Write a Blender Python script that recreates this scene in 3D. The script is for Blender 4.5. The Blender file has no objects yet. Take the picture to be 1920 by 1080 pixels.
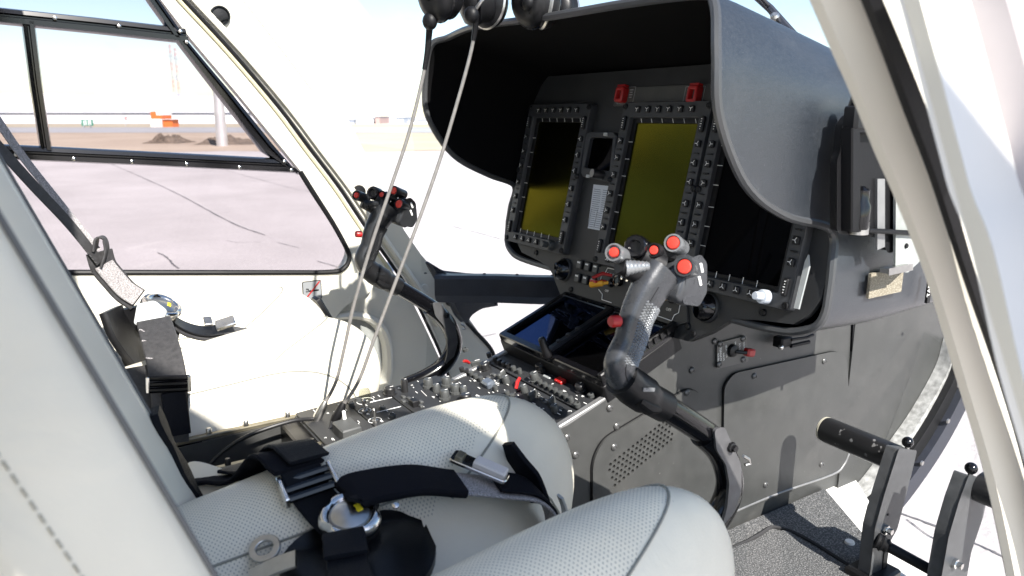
import bpy, bmesh, math, random
from mathutils import Vector, Matrix
random.seed(7)
V = Vector
# ------------------------------------------------------------------ camera
FPX, HORIZON, YAW = 1404.0, 218.0, math.radians(57.1)
CAM = V((0.0, -1.0, 1.0))
PITCH = math.atan((540 - HORIZON) / FPX)
FW = V((math.cos(YAW) * math.cos(PITCH), math.sin(YAW) * math.cos(PITCH), -math.sin(PITCH)))
RT = V((math.sin(YAW), -math.cos(YAW), 0))
UP = RT.cross(FW)
scene = bpy.context.scene
cd = bpy.data.cameras.new('camera'); cam = bpy.data.objects.new('camera', cd)
scene.collection.objects.link(cam); scene.camera = cam
cd.sensor_width = 36; cd.lens = FPX / 1920 * 36; cd.clip_start = 0.02; cd.clip_end = 5000
R3 = Matrix((RT, UP, -FW)).transposed()
cam.matrix_world = Matrix.Translation(CAM) @ R3.to_4x4()
cd.dof.use_dof = True; cd.dof.focus_distance = 1.25; cd.dof.aperture_fstop = 8.0
# ------------------------------------------------------------------ light
SUN_TRAVEL = V((0.05, 1.0, -0.88)).normalized()
sl = bpy.data.lights.new('sun', 'SUN'); so = bpy.data.objects.new('sun', sl)
scene.collection.objects.link(so)
sl.energy = 4.6; sl.angle = math.radians(0.53); sl.color = (1.0, 0.95, 0.88)
so.rotation_euler = SUN_TRAVEL.to_track_quat('-Z', 'Y').to_euler(); so.location = (0, -6, 8)
w = bpy.data.worlds.new('World'); scene.world = w; w.use_nodes = True
nt = w.node_tree; nt.nodes.clear()
out = nt.nodes.new('ShaderNodeOutputWorld'); bg = nt.nodes.new('ShaderNodeBackground')
sky = nt.nodes.new('ShaderNodeTexSky'); sky.sky_type = 'NISHITA'; sky.sun_disc = False
to_sun = -SUN_TRAVEL
sky.sun_elevation = math.asin(to_sun.z); sky.sun_rotation = math.atan2(to_sun.x, to_sun.y)
sky.air_density = 1.0; sky.dust_density = 0.5; sky.ozone_density = 1.0; sky.altitude = 200
bg.inputs[1].default_value = 0.09
nt.links.new(sky.outputs[0], bg.inputs[0]); nt.links.new(bg.outputs[0], out.inputs[0])
vs = scene.view_settings; vs.view_transform = 'Standard'; vs.look = 'None'; vs.gamma = 1; vs.use_curve_mapping = False
vs.exposure = 1.42
scene.render.engine = 'CYCLES'
scene.cycles.max_bounces = 8; scene.cycles.transparent_max_bounces = 24
scene.cycles.sample_clamp_indirect = 6

# ------------------------------------------------------------------ pixel rays onto known planes
def ray(x, y): return FW + RT * ((x - 960) / FPX) - UP * ((y - 540) / FPX)
def on(x, y, n, d):
    r = ray(x, y); n = V(n); return CAM + r * ((d - n.dot(CAM)) / n.dot(r))
def atX(x, y, v): return on(x, y, (1, 0, 0), v)
def atY(x, y, v): return on(x, y, (0, 1, 0), v)
def atZ(x, y, v): return on(x, y, (0, 0, 1), v)
GZ = -0.45
def atG(x, y): return atZ(x, y, GZ)

# ------------------------------------------------------------------ mesh building
COL = scene.collection
def norm(v):
    v = V(v); return v.normalized() if v.length > 1e-9 else V((0, 0, 1))
def frame(o, n, up=(0, 0, 1)):
    """matrix whose z axis is n and whose y axis follows up"""
    z = norm(n); x = V(up).cross(z)
    if x.length < 1e-5: x = V((1, 0, 0)).cross(z)
    if x.length < 1e-5: x = V((0, 1, 0)).cross(z)
    x.normalize(); y = z.cross(x)
    m = Matrix((x, y, z)).transposed().to_4x4(); m.translation = V(o); return m
def catmull(pts, n=6, closed=False):
    P = [V(p) for p in pts]; out = []
    N = len(P)
    rng = range(N) if closed else range(N - 1)
    for i in rng:
        p0 = P[(i - 1) % N] if closed or i > 0 else P[0] * 2 - P[1]
        p1 = P[i]; p2 = P[(i + 1) % N]
        p3 = P[(i + 2) % N] if closed or i + 2 < N else P[-1] * 2 - P[-2]
        for k in range(n):
            t = k / n
            out.append(0.5 * ((2 * p1) + (p2 - p0) * t + (2 * p0 - 5 * p1 + 4 * p2 - p3) * t * t + (3 * p1 - p0 - 3 * p2 + p3) * t ** 3))
    if not closed: out.append(P[-1].copy())
    return out
def rrect(w, h, r, n=5, cx=0, cy=0):
    """rounded rectangle outline, counter-clockwise"""
    o = []
    for qx, qy, a0 in ((1, 1, 0), (-1, 1, 90), (-1, -1, 180), (1, -1, 270)):
        for k in range(n + 1):
            a = math.radians(a0 + 90 * k / n)
            o.append((cx + qx * (w / 2 - r) + r * math.cos(a), cy + qy * (h / 2 - r) + r * math.sin(a)))
    return o
def roundpoly(pts, r, n=5):
    """round the corners of a 2D polygon; r a number or list"""
    o = []; N = len(pts)
    for i in range(N):
        a = V((*pts[i - 1], 0)); b = V((*pts[i], 0)); c = V((*pts[(i + 1) % N], 0))
        rr = r[i] if isinstance(r, (list, tuple)) else r
        if rr <= 0: o.append((b.x, b.y)); continue
        d1 = (a - b); d2 = (c - b); l = min(rr, d1.length * .49, d2.length * .49)
        p = b + d1.normalized() * l; q = b + d2.normalized() * l
        for k in range(n + 1):
            t = k / n; s = p * (1 - t) ** 2 + b * 2 * t * (1 - t) + q * t * t
            o.append((s.x, s.y))
    return o
def circ(r, n=24, cx=0, cy=0): return [(cx + r * math.cos(2 * math.pi * k / n), cy + r * math.sin(2 * math.pi * k / n)) for k in range(n)]

class MB:
    def __init__(s): s.v = []; s.f = []; s.m = []
    def add(s, vs, fs, mi=0, M=None):
        b = len(s.v)
        s.v += [tuple(M @ V(p)) if M else tuple(p) for p in vs]
        s.f += [tuple(b + i for i in f) for f in fs]; s.m += [mi] * len(fs); return s
    def box(s, c, sz, M=None, mi=0, bev=0.0):
        if bev > 0: return s.prism(rrect(sz[0], sz[1], bev, 2), sz[2], (M or Matrix()) @ Matrix.Translation(V(c) - V((0, 0, sz[2] / 2))), mi, min(bev, sz[2] * .4))
        x, y, z = (q / 2 for q in sz); cx, cy, cz = c
        vs = [(cx + a * x, cy + b * y, cz + d * z) for d in (-1, 1) for a, b in ((-1, -1), (1, -1), (1, 1), (-1, 1))]
        return s.add(vs, [(3, 2, 1, 0), (4, 5, 6, 7), (0, 1, 5, 4), (1, 2, 6, 5), (2, 3, 7, 6), (3, 0, 4, 7)], mi, M)
    def prism(s, poly, h, M=None, mi=0, bev=0.0, bmi=None):
        """extrude a 2D outline from z=0 to h; bev chamfers the top edge"""
        n = len(poly); vs = [(x, y, 0) for x, y in poly]
        if bev > 0:
            vs += [(x, y, h - bev) for x, y in poly]
            c = V((sum(p[0] for p in poly) / n, sum(p[1] for p in poly) / n, 0)); ins = []
            for i in range(n):
                a = V((*poly[i - 1], 0)); b = V((*poly[i], 0)); d = V((*poly[(i + 1) % n], 0))
                t = (b - a).normalized() + (d - b).normalized()
                t = t.normalized() if t.length > 1e-9 else V((1, 0, 0))
                ins.append(b + V((-t.y, t.x, 0)) * bev)
            vs += [(p.x, p.y, h) for p in ins]; L = 3
        else: vs += [(x, y, h) for x, y in poly]; L = 2
        fs = [tuple(range(n - 1, -1, -1)), tuple(range((L - 1) * n, L * n))]
        for l in range(L - 1):
            fs += [(l * n + i, l * n + (i + 1) % n, (l + 1) * n + (i + 1) % n, (l + 1) * n + i) for i in range(n)]
        return s.add(vs, fs, mi, M)
    def ring(s, outer, inner, h, M=None, mi=0, bev=0.0):
        """plate with a hole: outlines with the same number of points"""
        n = len(outer); vs = []
        ci = V((sum(p[0] for p in inner) / n, sum(p[1] for p in inner) / n))
        co = V((sum(p[0] for p in outer) / n, sum(p[1] for p in outer) / n))
        def sh(poly, c, d):
            o = []
            for x, y in poly:
                q = V((x, y)) - c; l = max(q.length, 1e-6); o.append((x + q.x / l * d, y + q.y / l * d))
            return o
        for poly, z in ((outer, 0), (outer, h - bev), (sh(outer, co, -bev), h), (sh(inner, ci, bev), h), (inner, h - bev), (inner, 0)):
            vs += [(x, y, z) for x, y in poly]
        fs = []
        for l in range(6):
            k = (l + 1) % 6
            fs += [(l * n + i, l * n + (i + 1) % n, k * n + (i + 1) % n, k * n + i) for i in range(n)]
        return s.add(vs, fs, mi, M)
    def lathe(s, prof, n=20, M=None, mi=0, cap=True):
        vs = []; fs = []; L = len(prof)
        for r, z in prof: vs += [(r * math.cos(2 * math.pi * k / n), r * math.sin(2 * math.pi * k / n), z) for k in range(n)]
        for l in range(L - 1): fs += [(l * n + k, l * n + (k + 1) % n, (l + 1) * n + (k + 1) % n, (l + 1) * n + k) for k in range(n)]
        if cap: fs += [tuple(range(n - 1, -1, -1)), tuple((L - 1) * n + k for k in range(n))]
        return s.add(vs, fs, mi, M)
    def tube(s, path, r, n=10, mi=0, closed=False, flat=1.0, up=None):
        P = [V(p) for p in path]; N = len(P); vs = []; fs = []
        R = r if isinstance(r, (list, tuple)) else [r] * N
        nrm = None
        for i in range(N):
            t = (P[(i + 1) % N] - P[i - 1]) if closed else (P[min(i + 1, N - 1)] - P[max(i - 1, 0)])
            t = norm(t)
            if up is not None: nrm = norm(V(up) - t * V(up).dot(t))
            elif nrm is None:
                a = V((0, 0, 1)) if abs(t.z) < .9 else V((1, 0, 0)); nrm = norm(a - t * a.dot(t))
            else: nrm = norm(nrm - t * nrm.dot(t))
            b = t.cross(nrm)
            vs += [tuple(P[i] + (nrm * math.cos(2 * math.pi * k / n) * flat + b * math.sin(2 * math.pi * k / n)) * R[i]) for k in range(n)]
        for i in range(N if closed else N - 1):
            j = (i + 1) % N
            fs += [(i * n + k, i * n + (k + 1) % n, j * n + (k + 1) % n, j * n + k) for k in range(n)]
        if not closed: fs += [tuple(range(n - 1, -1, -1)), tuple((N - 1) * n + k for k in range(n))]
        return s.add(vs, fs, mi)
    def grid(s, rows, mi=0, closeu=False, closev=False, flip=False):
        nr = len(rows); nc = len(rows[0]); vs = [p for r in rows for p in r]; fs = []
        for i in range(nr if closev else nr - 1):
            for j in range(nc if closeu else nc - 1):
                a, b = i * nc + j, i * nc + (j + 1) % nc; c, d = ((i + 1) % nr) * nc + (j + 1) % nc, ((i + 1) % nr) * nc + j
                fs.append((a, d, c, b) if flip else (a, b, c, d))
        return s.add(vs, fs, mi)
    def loft(s, rings, mi=0, caps=True):
        """closed rings joined one after another"""
        n = len(rings[0]); L = len(rings); vs = [p for r in rings for p in r]
        fs = [(l * n + k, l * n + (k + 1) % n, (l + 1) * n + (k + 1) % n, (l + 1) * n + k) for l in range(L - 1) for k in range(n)]
        if caps: fs += [tuple(range(n - 1, -1, -1)), tuple((L - 1) * n + k for k in range(n))]
        return s.add(vs, fs, mi)
    def ribbon(s, path, wid, w, t, mi=0, round_=True):
        """strap: path points and width directions"""
        P = [V(p) for p in path]; N = len(P); rings = []
        for i in range(N):
            tg = norm(P[min(i + 1, N - 1)] - P[max(i - 1, 0)])
            wd = V(wid[i]) if isinstance(wid, list) else V(wid)
            wd = norm(wd - tg * wd.dot(tg)); nn = tg.cross(wd)
            ww = (w[i] if isinstance(w, list) else w) / 2; h = t / 2
            rings.append([P[i] + wd * a * ww + nn * b * h for a, b in ((-1, -.35), (-.93, -1), (-.5, -1.05), (0, -1.1), (.5, -1.05), (.93, -1), (1, -.35), (1, .35), (.93, 1), (.5, 1.05), (0, 1.1), (-.5, 1.05), (-.93, 1), (-1, .35))])
        return s.loft(rings, mi)
    def sphere(s, c, r, n=16, m=10, mi=0, M=None, sc=(1, 1, 1)):
        vs = []; fs = []
        for i in range(m + 1):
            a = math.pi * i / m
            vs += [(c[0] + sc[0] * r * math.sin(a) * math.cos(2 * math.pi * k / n), c[1] + sc[1] * r * math.sin(a) * math.sin(2 * math.pi * k / n), c[2] + sc[2] * r * math.cos(a)) for k in range(n)]
        for i in range(m): fs += [(i * n + k, (i + 1) * n + k, (i + 1) * n + (k + 1) % n, i * n + (k + 1) % n) for k in range(n)]
        return s.add(vs, fs, mi, M)
    def mesh(s, name, mats, smooth=35):
        me = bpy.data.meshes.new(name); me.from_pydata(s.v, [], s.f)
        for mm in (mats if isinstance(mats, (list, tuple)) else [mats]): me.materials.append(mm)
        bm = bmesh.new(); bm.from_mesh(me)
        for f, k in zip(bm.faces, s.m): f.material_index = k
        bmesh.ops.remove_doubles(bm, verts=bm.verts, dist=2e-6)
        bmesh.ops.recalc_face_normals(bm, faces=bm.faces)
        bm.to_mesh(me); bm.free()
        if smooth:
            me.polygons.foreach_set('use_smooth', [True] * len(me.polygons)); me.set_sharp_from_angle(angle=math.radians(smooth))
        me.update(); return me
    def build(s, name, mats, parent=None, smooth=35):
        return put(name, s.mesh(name, mats, smooth), parent)
WM = {}
def put(name, data, parent=None, M=None):
    o = bpy.data.objects.new(name, data); COL.objects.link(o)
    M = M or Matrix(); WM[o.name] = M.copy()
    if parent is not None:
        o.parent = parent; o.matrix_basis = WM[parent.name].inverted() @ M
    else: o.matrix_basis = M
    return o
def thing(name, label, cat, loc=(0, 0, 0), group=None):
    o = put(name, None, None, Matrix.Translation(V(loc))); o.empty_display_size = .05
    return tag(o, label, cat, group)
def tag(o, label=None, cat=None, group=None, kind=None):
    if label: o['label'] = label
    if cat: o['category'] = cat
    if group: o['group'] = group
    if kind: o['kind'] = kind
    return o
def copy_tree(o, M, label=None, parent=None):
    """copy a thing, its parts and sub-parts, moved by the world matrix M"""
    c = o.copy(); COL.objects.link(c)
    if parent is None:
        WM[c.name] = M @ WM[o.name]; c.matrix_basis = WM[c.name].copy()
        if label: c['label'] = label
    else:
        c.parent = parent; WM[c.name] = M @ WM[o.name]; c.matrix_basis = o.matrix_basis.copy()
    for ch in list(o.children): copy_tree(ch, M, None, c)
    return c
TEXTC = {}
def text_mesh(body, size):
    if (body, size) in TEXTC: return TEXTC[(body, size)]
    cu = bpy.data.curves.new('lettering', 'FONT'); cu.body = body; cu.size = size; cu.align_x = 'CENTER'; cu.align_y = 'CENTER'; cu.resolution_u = 2
    o = bpy.data.objects.new('lettering', cu); COL.objects.link(o)
    dg = bpy.context.evaluated_depsgraph_get(); me = bpy.data.meshes.new_from_object(o.evaluated_get(dg))
    bpy.data.objects.remove(o); TEXTC[(body, size)] = me; return me
def text(body, size, M, mat, parent, name='lettering'):
    me = text_mesh(body, size).copy(); me.materials.clear(); me.materials.append(mat)
    return put(name, me, parent, M)

# ------------------------------------------------------------------ materials
MATS = {}
def mat(name, col, rough=.5, metal=0., var=0.0, vscale=40., bump=0., bscale=200., spec=.5, coat=0., speck=None, dist=.001, dust=0.0, sheen=0.0):
    m = bpy.data.materials.new(name); m.use_nodes = True; n = m.node_tree; b = n.nodes['Principled BSDF']; L = n.links
    b.inputs['Base Color'].default_value = (*col, 1); b.inputs['Roughness'].default_value = rough; b.inputs['Metallic'].default_value = metal
    b.inputs['Specular IOR Level'].default_value = spec; b.inputs['Coat Weight'].default_value = coat; b.inputs['Coat Roughness'].default_value = .08
    if sheen: b.inputs['Sheen Weight'].default_value = sheen
    tc = n.nodes.new('ShaderNodeTexCoord'); last = None
    if var or dust:
        nz = n.nodes.new('ShaderNodeTexNoise'); nz.inputs['Scale'].default_value = vscale; nz.inputs['Detail'].default_value = 6
        L.new(tc.outputs['Object'], nz.inputs['Vector'])
        cr = n.nodes.new('ShaderNodeValToRGB'); cr.color_ramp.elements[0].position = .3; cr.color_ramp.elements[1].position = .72
        cr.color_ramp.elements[0].color = (*[max(0, c * (1 - var)) for c in col], 1); cr.color_ramp.elements[1].color = (*[min(1, c * (1 + var)) for c in col], 1)
        L.new(nz.outputs['Fac'], cr.inputs['Fac']); last = cr.outputs['Color']
        mr = n.nodes.new('ShaderNodeMapRange'); mr.inputs['To Min'].default_value = max(.02, rough - .08); mr.inputs['To Max'].default_value = min(1, rough + .1)
        L.new(nz.outputs['Fac'], mr.inputs['Value']); L.new(mr.outputs[0], b.inputs['Roughness'])
    if dust:
        n2 = n.nodes.new('ShaderNodeTexNoise'); n2.inputs['Scale'].default_value = 9; n2.inputs['Detail'].default_value = 9; n2.inputs['Roughness'].default_value = .7
        L.new(tc.outputs['Object'], n2.inputs['Vector'])
        c2 = n.nodes.new('ShaderNodeValToRGB'); c2.color_ramp.elements[0].position = .5; c2.color_ramp.elements[1].position = .8
        c2.color_ramp.elements[1].color = (dust, dust, dust, 1); c2.color_ramp.elements[0].color = (0, 0, 0, 1)
        L.new(n2.outputs['Fac'], c2.inputs['Fac'])
        mx = n.nodes.new('ShaderNodeMix'); mx.data_type = 'RGBA'; L.new(c2.outputs['Color'], mx.inputs[0]); L.new(last, mx.inputs[6]); mx.inputs[7].default_value = (.42, .40, .37, 1)
        last = mx.outputs[2]
    if speck:
        sc, thr, scol = speck
        vz = n.nodes.new('ShaderNodeTexNoise'); vz.inputs['Scale'].default_value = sc; vz.inputs['Detail'].default_value = 2; L.new(tc.outputs['Object'], vz.inputs['Vector'])
        c3 = n.nodes.new('ShaderNodeValToRGB'); c3.color_ramp.elements[0].position = thr; c3.color_ramp.elements[1].position = thr + .04
        L.new(vz.outputs['Fac'], c3.inputs['Fac'])
        mx = n.nodes.new('ShaderNodeMix'); mx.data_type = 'RGBA'; L.new(c3.outputs['Color'], mx.inputs[0])
        if last: L.new(last, mx.inputs[6])
        else: mx.inputs[6].default_value = (*col, 1)
        mx.inputs[7].default_value = (*scol, 1); last = mx.outputs[2]
    if last: L.new(last, b.inputs['Base Color'])
    if bump:
        bz = n.nodes.new('ShaderNodeTexNoise'); bz.inputs['Scale'].default_value = bscale; bz.inputs['Detail'].default_value = 3; L.new(tc.outputs['Object'], bz.inputs['Vector'])
        bp = n.nodes.new('ShaderNodeBump'); bp.inputs['Strength'].default_value = bump; bp.inputs['Distance'].default_value = dist
        L.new(bz.outputs['Fac'], bp.inputs['Height']); L.new(bp.outputs[0], b.inputs['Normal'])
    MATS[name] = m; return m
def dots(m, pitch, rad, depth, coord='XY'):
    """perforated leather: darker hollow dots on a staggered lattice"""
    n = m.node_tree; L = n.links; b = n.nodes['Principled BSDF']; tc = n.nodes.new('ShaderNodeTexCoord'); sp = n.nodes.new('ShaderNodeSeparateXYZ'); L.new(tc.outputs['Object'], sp.inputs[0])
    def mth(op, a, c=None):
        q = n.nodes.new('ShaderNodeMath'); q.operation = op
        for i, s in enumerate((a, c)):
            if s is None: continue
            if isinstance(s, (int, float)): q.inputs[i].default_value = s
            else: L.new(s, q.inputs[i])
        return q.outputs[0]
    X, Y = sp.outputs['X'], sp.outputs['Y']
    a = mth('DIVIDE', mth('ADD', X, Y), pitch); c = mth('DIVIDE', mth('SUBTRACT', X, Y), pitch)
    fa = mth('SUBTRACT', mth('FRACT', a), .5); fc = mth('SUBTRACT', mth('FRACT', c), .5)
    d = mth('SQRT', mth('ADD', mth('MULTIPLY', fa, fa), mth('MULTIPLY', fc, fc)))
    k = n.nodes.new('ShaderNodeMapRange'); k.inputs['From Min'].default_value = rad * .75; k.inputs['From Max'].default_value = rad * 1.15
    L.new(d, k.inputs['Value'])
    old = b.inputs['Base Color'].links[0].from_socket if b.inputs['Base Color'].links else None
    mx = n.nodes.new('ShaderNodeMix'); mx.data_type = 'RGBA'; L.new(k.outputs[0], mx.inputs[0]); mx.inputs[6].default_value = (.34, .335, .30, 1)
    if old: L.new(old, mx.inputs[7])
    else: mx.inputs[7].default_value = b.inputs['Base Color'].default_value
    L.new(mx.outputs[2], b.inputs['Base Color'])
    bp = n.nodes.new('ShaderNodeBump'); bp.inputs['Strength'].default_value = .5; bp.inputs['Distance'].default_value = depth
    L.new(k.outputs[0], bp.inputs['Height'])
    if b.inputs['Normal'].links: L.new(b.inputs['Normal'].links[0].from_socket, bp.inputs['Normal'])
    L.new(bp.outputs[0], b.inputs['Normal'])
    return m
def weave(m, scale, strength):
    n = m.node_tree; L = n.links; b = n.nodes['Principled BSDF']; tc = n.nodes.new('ShaderNodeTexCoord')
    wv = n.nodes.new('ShaderNodeTexWave'); wv.inputs['Scale'].default_value = scale; wv.bands_direction = 'DIAGONAL'; L.new(tc.outputs['Object'], wv.inputs['Vector'])
    bp = n.nodes.new('ShaderNodeBump'); bp.inputs['Strength'].default_value = strength; bp.inputs['Distance'].default_value = .0008
    L.new(wv.outputs['Fac'], bp.inputs['Height']); L.new(bp.outputs[0], b.inputs['Normal']); return m
def glass(name, tint, refl=1.0, f0=.04):
    m = bpy.data.materials.new(name); m.use_nodes = True; n = m.node_tree; n.nodes.clear(); L = n.links
    o = n.nodes.new('ShaderNodeOutputMaterial'); t = n.nodes.new('ShaderNodeBsdfTransparent'); g = n.nodes.new('ShaderNodeBsdfGlossy'); mx = n.nodes.new('ShaderNodeMixShader')
    t.inputs[0].default_value = (*tint, 1); g.inputs['Roughness'].default_value = .01
    lw = n.nodes.new('ShaderNodeLayerWeight'); lw.inputs[0].default_value = .5
    p = n.nodes.new('ShaderNodeMath'); p.operation = 'POWER'; p.inputs[1].default_value = 5; L.new(lw.outputs['Facing'], p.inputs[0])
    q = n.nodes.new('ShaderNodeMath'); q.operation = 'MULTIPLY_ADD'; q.inputs[1].default_value = .7 * refl; q.inputs[2].default_value = f0 * refl; L.new(p.outputs[0], q.inputs[0])
    L.new(q.outputs[0], mx.inputs[0]); L.new(t.outputs[0], mx.inputs[1]); L.new(g.outputs[0], mx.inputs[2]); L.new(mx.outputs[0], o.inputs[0]); MATS[name] = m; return m

m_leather = mat('cream leather', (.72, .68, .575), .42, var=.05, vscale=14, bump=.25, bscale=420, dist=.0006)
def crease(m, sc, depth):
    n = m.node_tree; L = n.links; b = n.nodes['Principled BSDF']; tc = n.nodes.new('ShaderNodeTexCoord'); z = n.nodes.new('ShaderNodeTexNoise')
    z.inputs['Scale'].default_value = sc; z.inputs['Detail'].default_value = 5; z.inputs['Distortion'].default_value = 1.6; L.new(tc.outputs['Object'], z.inputs['Vector'])
    bp = n.nodes.new('ShaderNodeBump'); bp.inputs['Strength'].default_value = .45; bp.inputs['Distance'].default_value = depth; L.new(z.outputs['Fac'], bp.inputs['Height'])
    L.new(b.inputs['Normal'].links[0].from_socket, bp.inputs['Normal']); L.new(bp.outputs[0], b.inputs['Normal']); return m
crease(m_leather, 11, .005)
m_perf = dots(mat('perforated leather', (.72, .68, .575), .45, var=.05, vscale=14, bump=.25, bscale=420, dist=.0006), .0046, .22, .0005)
crease(m_perf, 11, .005)
m_seam = mat('seam thread', (.25, .25, .22), .7, bump=.6, bscale=900)
m_cream = mat('cream paint', (.62, .60, .53), .38, var=.04, vscale=6, bump=.06, bscale=300)
m_post = mat('post paint', (.60, .575, .50), .42, var=.05, vscale=5, bump=.08, bscale=400)
m_olive = mat('olive seal', (.46, .43, .30), .55, var=.1)
m_white = mat('white paint', (.78, .77, .74), .35, var=.03, vscale=8)
m_leafshade = mat('shaded leaf face', (.42, .385, .39), .4, var=.03)  # shade on the aft-facing door leaf put into the colour
m_rubber = mat('black rubber', (.006, .006, .007), .5, spec=.28, bump=.2, bscale=300)
m_black = mat('black plastic', (.008, .008, .009), .38, spec=.35, var=.2, vscale=60, bump=.15, bscale=700)
m_gloss = mat('black gloss paint', (.004, .004, .005), .16, spec=.35, coat=.25)
m_panel = mat('grey panel paint', (.024, .025, .027), .5, spec=.4, var=.14, vscale=30, bump=.25, bscale=900, speck=(700, .74, (.09, .09, .09)))
m_bezel = mat('bezel grey', (.033, .035, .039), .48, var=.1, vscale=50, bump=.2, bscale=900)
m_wall = mat('console paint', (.046, .047, .046), .38, var=.10, vscale=40, bump=.2, bscale=700, dust=.05, speck=(190, .76, (.16, .16, .15)))
m_hood = mat('glareshield skin', (.020, .024, .030), .32, spec=.9, var=.12, vscale=200, bump=.4, bscale=700, speck=(520, .73, (.12, .13, .14)), dust=.04)
m_hoodin = mat('glareshield lining', (.0025, .0025, .003), .8, spec=.1)
m_navy = mat('navy frame paint', (.022, .025, .036), .42, var=.15, vscale=30, bump=.2, bscale=600)
m_strap = weave(mat('navy webbing', (.004, .005, .009), .62, spec=.2, var=.2, vscale=200), 260, .8)
m_webbing = weave(mat('grey webbing', (.045, .044, .046), .55, var=.3, vscale=160), 260, .9)
m_webbing_lt = mat('grey fleck webbing', (.16, .15, .155), .7, speck=(900, .5, (.4, .38, .38)), bump=.5, bscale=900)
m_pad = mat('black leather pad', (.006, .006, .007), .4, spec=.35, var=.2, bump=.3, bscale=500)
m_navypad = mat('navy fabric', (.0038, .0042, .0075), .8, spec=.15, var=.2, vscale=90, bump=.4, bscale=900)
m_chrome = mat('polished steel', (.72, .70, .67), .16, 1.0, var=.06, vscale=80)
m_steel = mat('brushed steel', (.50, .49, .47), .32, 1.0, var=.1, vscale=90)
m_bronze = mat('bronze rail', (.20, .18, .13), .42, .7, var=.15, vscale=60)
m_alu = mat('grey aluminium', (.30, .30, .30), .42, .6, var=.1, vscale=60, bump=.1, bscale=500)
m_plate = mat('light plate', (.40, .42, .42), .5, .3, var=.12, vscale=30)
m_grip = mat('grip plastic', (.055, .058, .064), .27, .4, var=.12, vscale=70, bump=.15, bscale=800)
m_gripsilver = mat('worn grip paint', (.27, .28, .29), .28, .6, var=.2, vscale=60, bump=.15, bscale=700)
m_red = mat('red plastic', (.36, .012, .012), .35)
m_redb = mat('red button', (.60, .045, .030), .30, coat=.3)
m_yellow = mat('yellow lever', (.75, .36, .02), .4)
m_legend = mat('white lettering', (.88, .88, .86), .6)
m_grey_leg = mat('dim lettering', (.30, .31, .32), .6)
m_carpet = mat('grey carpet', (.085, .087, .09), .95, var=.35, vscale=160, bump=1.0, bscale=420, dist=.004, speck=(380, .54, (.23, .23, .23)))
m_carpet_edge = mat('carpet binding', (.03, .03, .032), .95, bump=.8, bscale=500)
m_velcro = mat('tan hook tape', (.22, .19, .14), .9, bump=1, bscale=700, dist=.002, speck=(600, .52, (.36, .33, .26)))
m_silver_cord = mat('headset cord', (.23, .22, .21), .38, .3, var=.12, vscale=90)
m_black_cord = mat('black cord', (.012, .012, .013), .45)
m_paper = mat('chart paper', (.52, .56, .62), .6, var=.03)
m_ink = mat('chart ink', (.16, .18, .22), .7)
m_knob = mat('grey knob', (.055, .058, .058), .45, var=.1)
m_knobblk = mat('black knob', (.016, .016, .017), .4)
m_knoblt = mat('pale knob', (.46, .50, .56), .45)
m_capl = mat('button cap', (.06, .063, .063), .5)
m_glass = glass('window acrylic', (.80, .775, .78), .25)
m_shield = glass('windshield acrylic', (.95, .955, .955), .3)
def screen_mat(name, spec, rough, base=(.0012, .0012, .0013)):
    m = mat(name, base, .6); n = m.node_tree; L = n.links; b = n.nodes['Principled BSDF']; o = [x for x in n.nodes if x.type == 'OUTPUT_MATERIAL'][0]
    b.inputs['Specular IOR Level'].default_value = 0
    g = n.nodes.new('ShaderNodeBsdfGlossy'); g.inputs[0].default_value = (*spec, 1); g.inputs['Roughness'].default_value = rough
    a = n.nodes.new('ShaderNodeAddShader'); L.new(b.outputs[0], a.inputs[0]); L.new(g.outputs[0], a.inputs[1]); L.new(a.outputs[0], o.inputs[0]); return m
m_screen = screen_mat('coated display glass', (.064, .056, .006), .20)
m_screendark = screen_mat('dark display glass', (.004, .004, .005), .03)
m_touch = screen_mat('touch display glass', (.06, .085, .17), .015)
from mathutils.geometry import tessellate_polygon
def plate(mb, outer, holes, h, M=None, mi=0, wmi=None):
    """flat plate with holes, z from 0 to h"""
    loops = [list(outer)] + [list(q) for q in holes]
    flat = [p for l in loops for p in l]
    tri = tessellate_polygon([[V((x, y, 0)) for x, y in l] for l in loops])
    n = len(flat)
    vs = [(x, y, 0) for x, y in flat] + [(x, y, h) for x, y in flat]
    fs = [tuple(t) for t in tri] + [tuple(n + i for i in t) for t in tri]
    mb.add(vs, fs, mi, M)
    b = 0; vs2 = vs
    for l in loops:
        k = len(l); mb.add([vs2[b + i] for i in range(k)] + [vs2[n + b + i] for i in range(k)], [(i, (i + 1) % k, k + (i + 1) % k, k + i) for i in range(k)], mi if wmi is None else wmi, M); b += k
    return mb
XZ = lambda y: Matrix(((1, 0, 0, 0), (0, 0, -1, y), (0, 1, 0, 0), (0, 0, 0, 1)))   # (x,z) outline standing in the plane Y=y, thickness towards -Y
XZp = lambda y: Matrix(((1, 0, 0, 0), (0, 0, 1, y), (0, 1, 0, 0), (0, 0, 0, 1)))   # thickness towards +Y
def px2(pts, y): return [(q.x, q.z) for q in (atY(a, b, y) for a, b in pts)]

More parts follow.
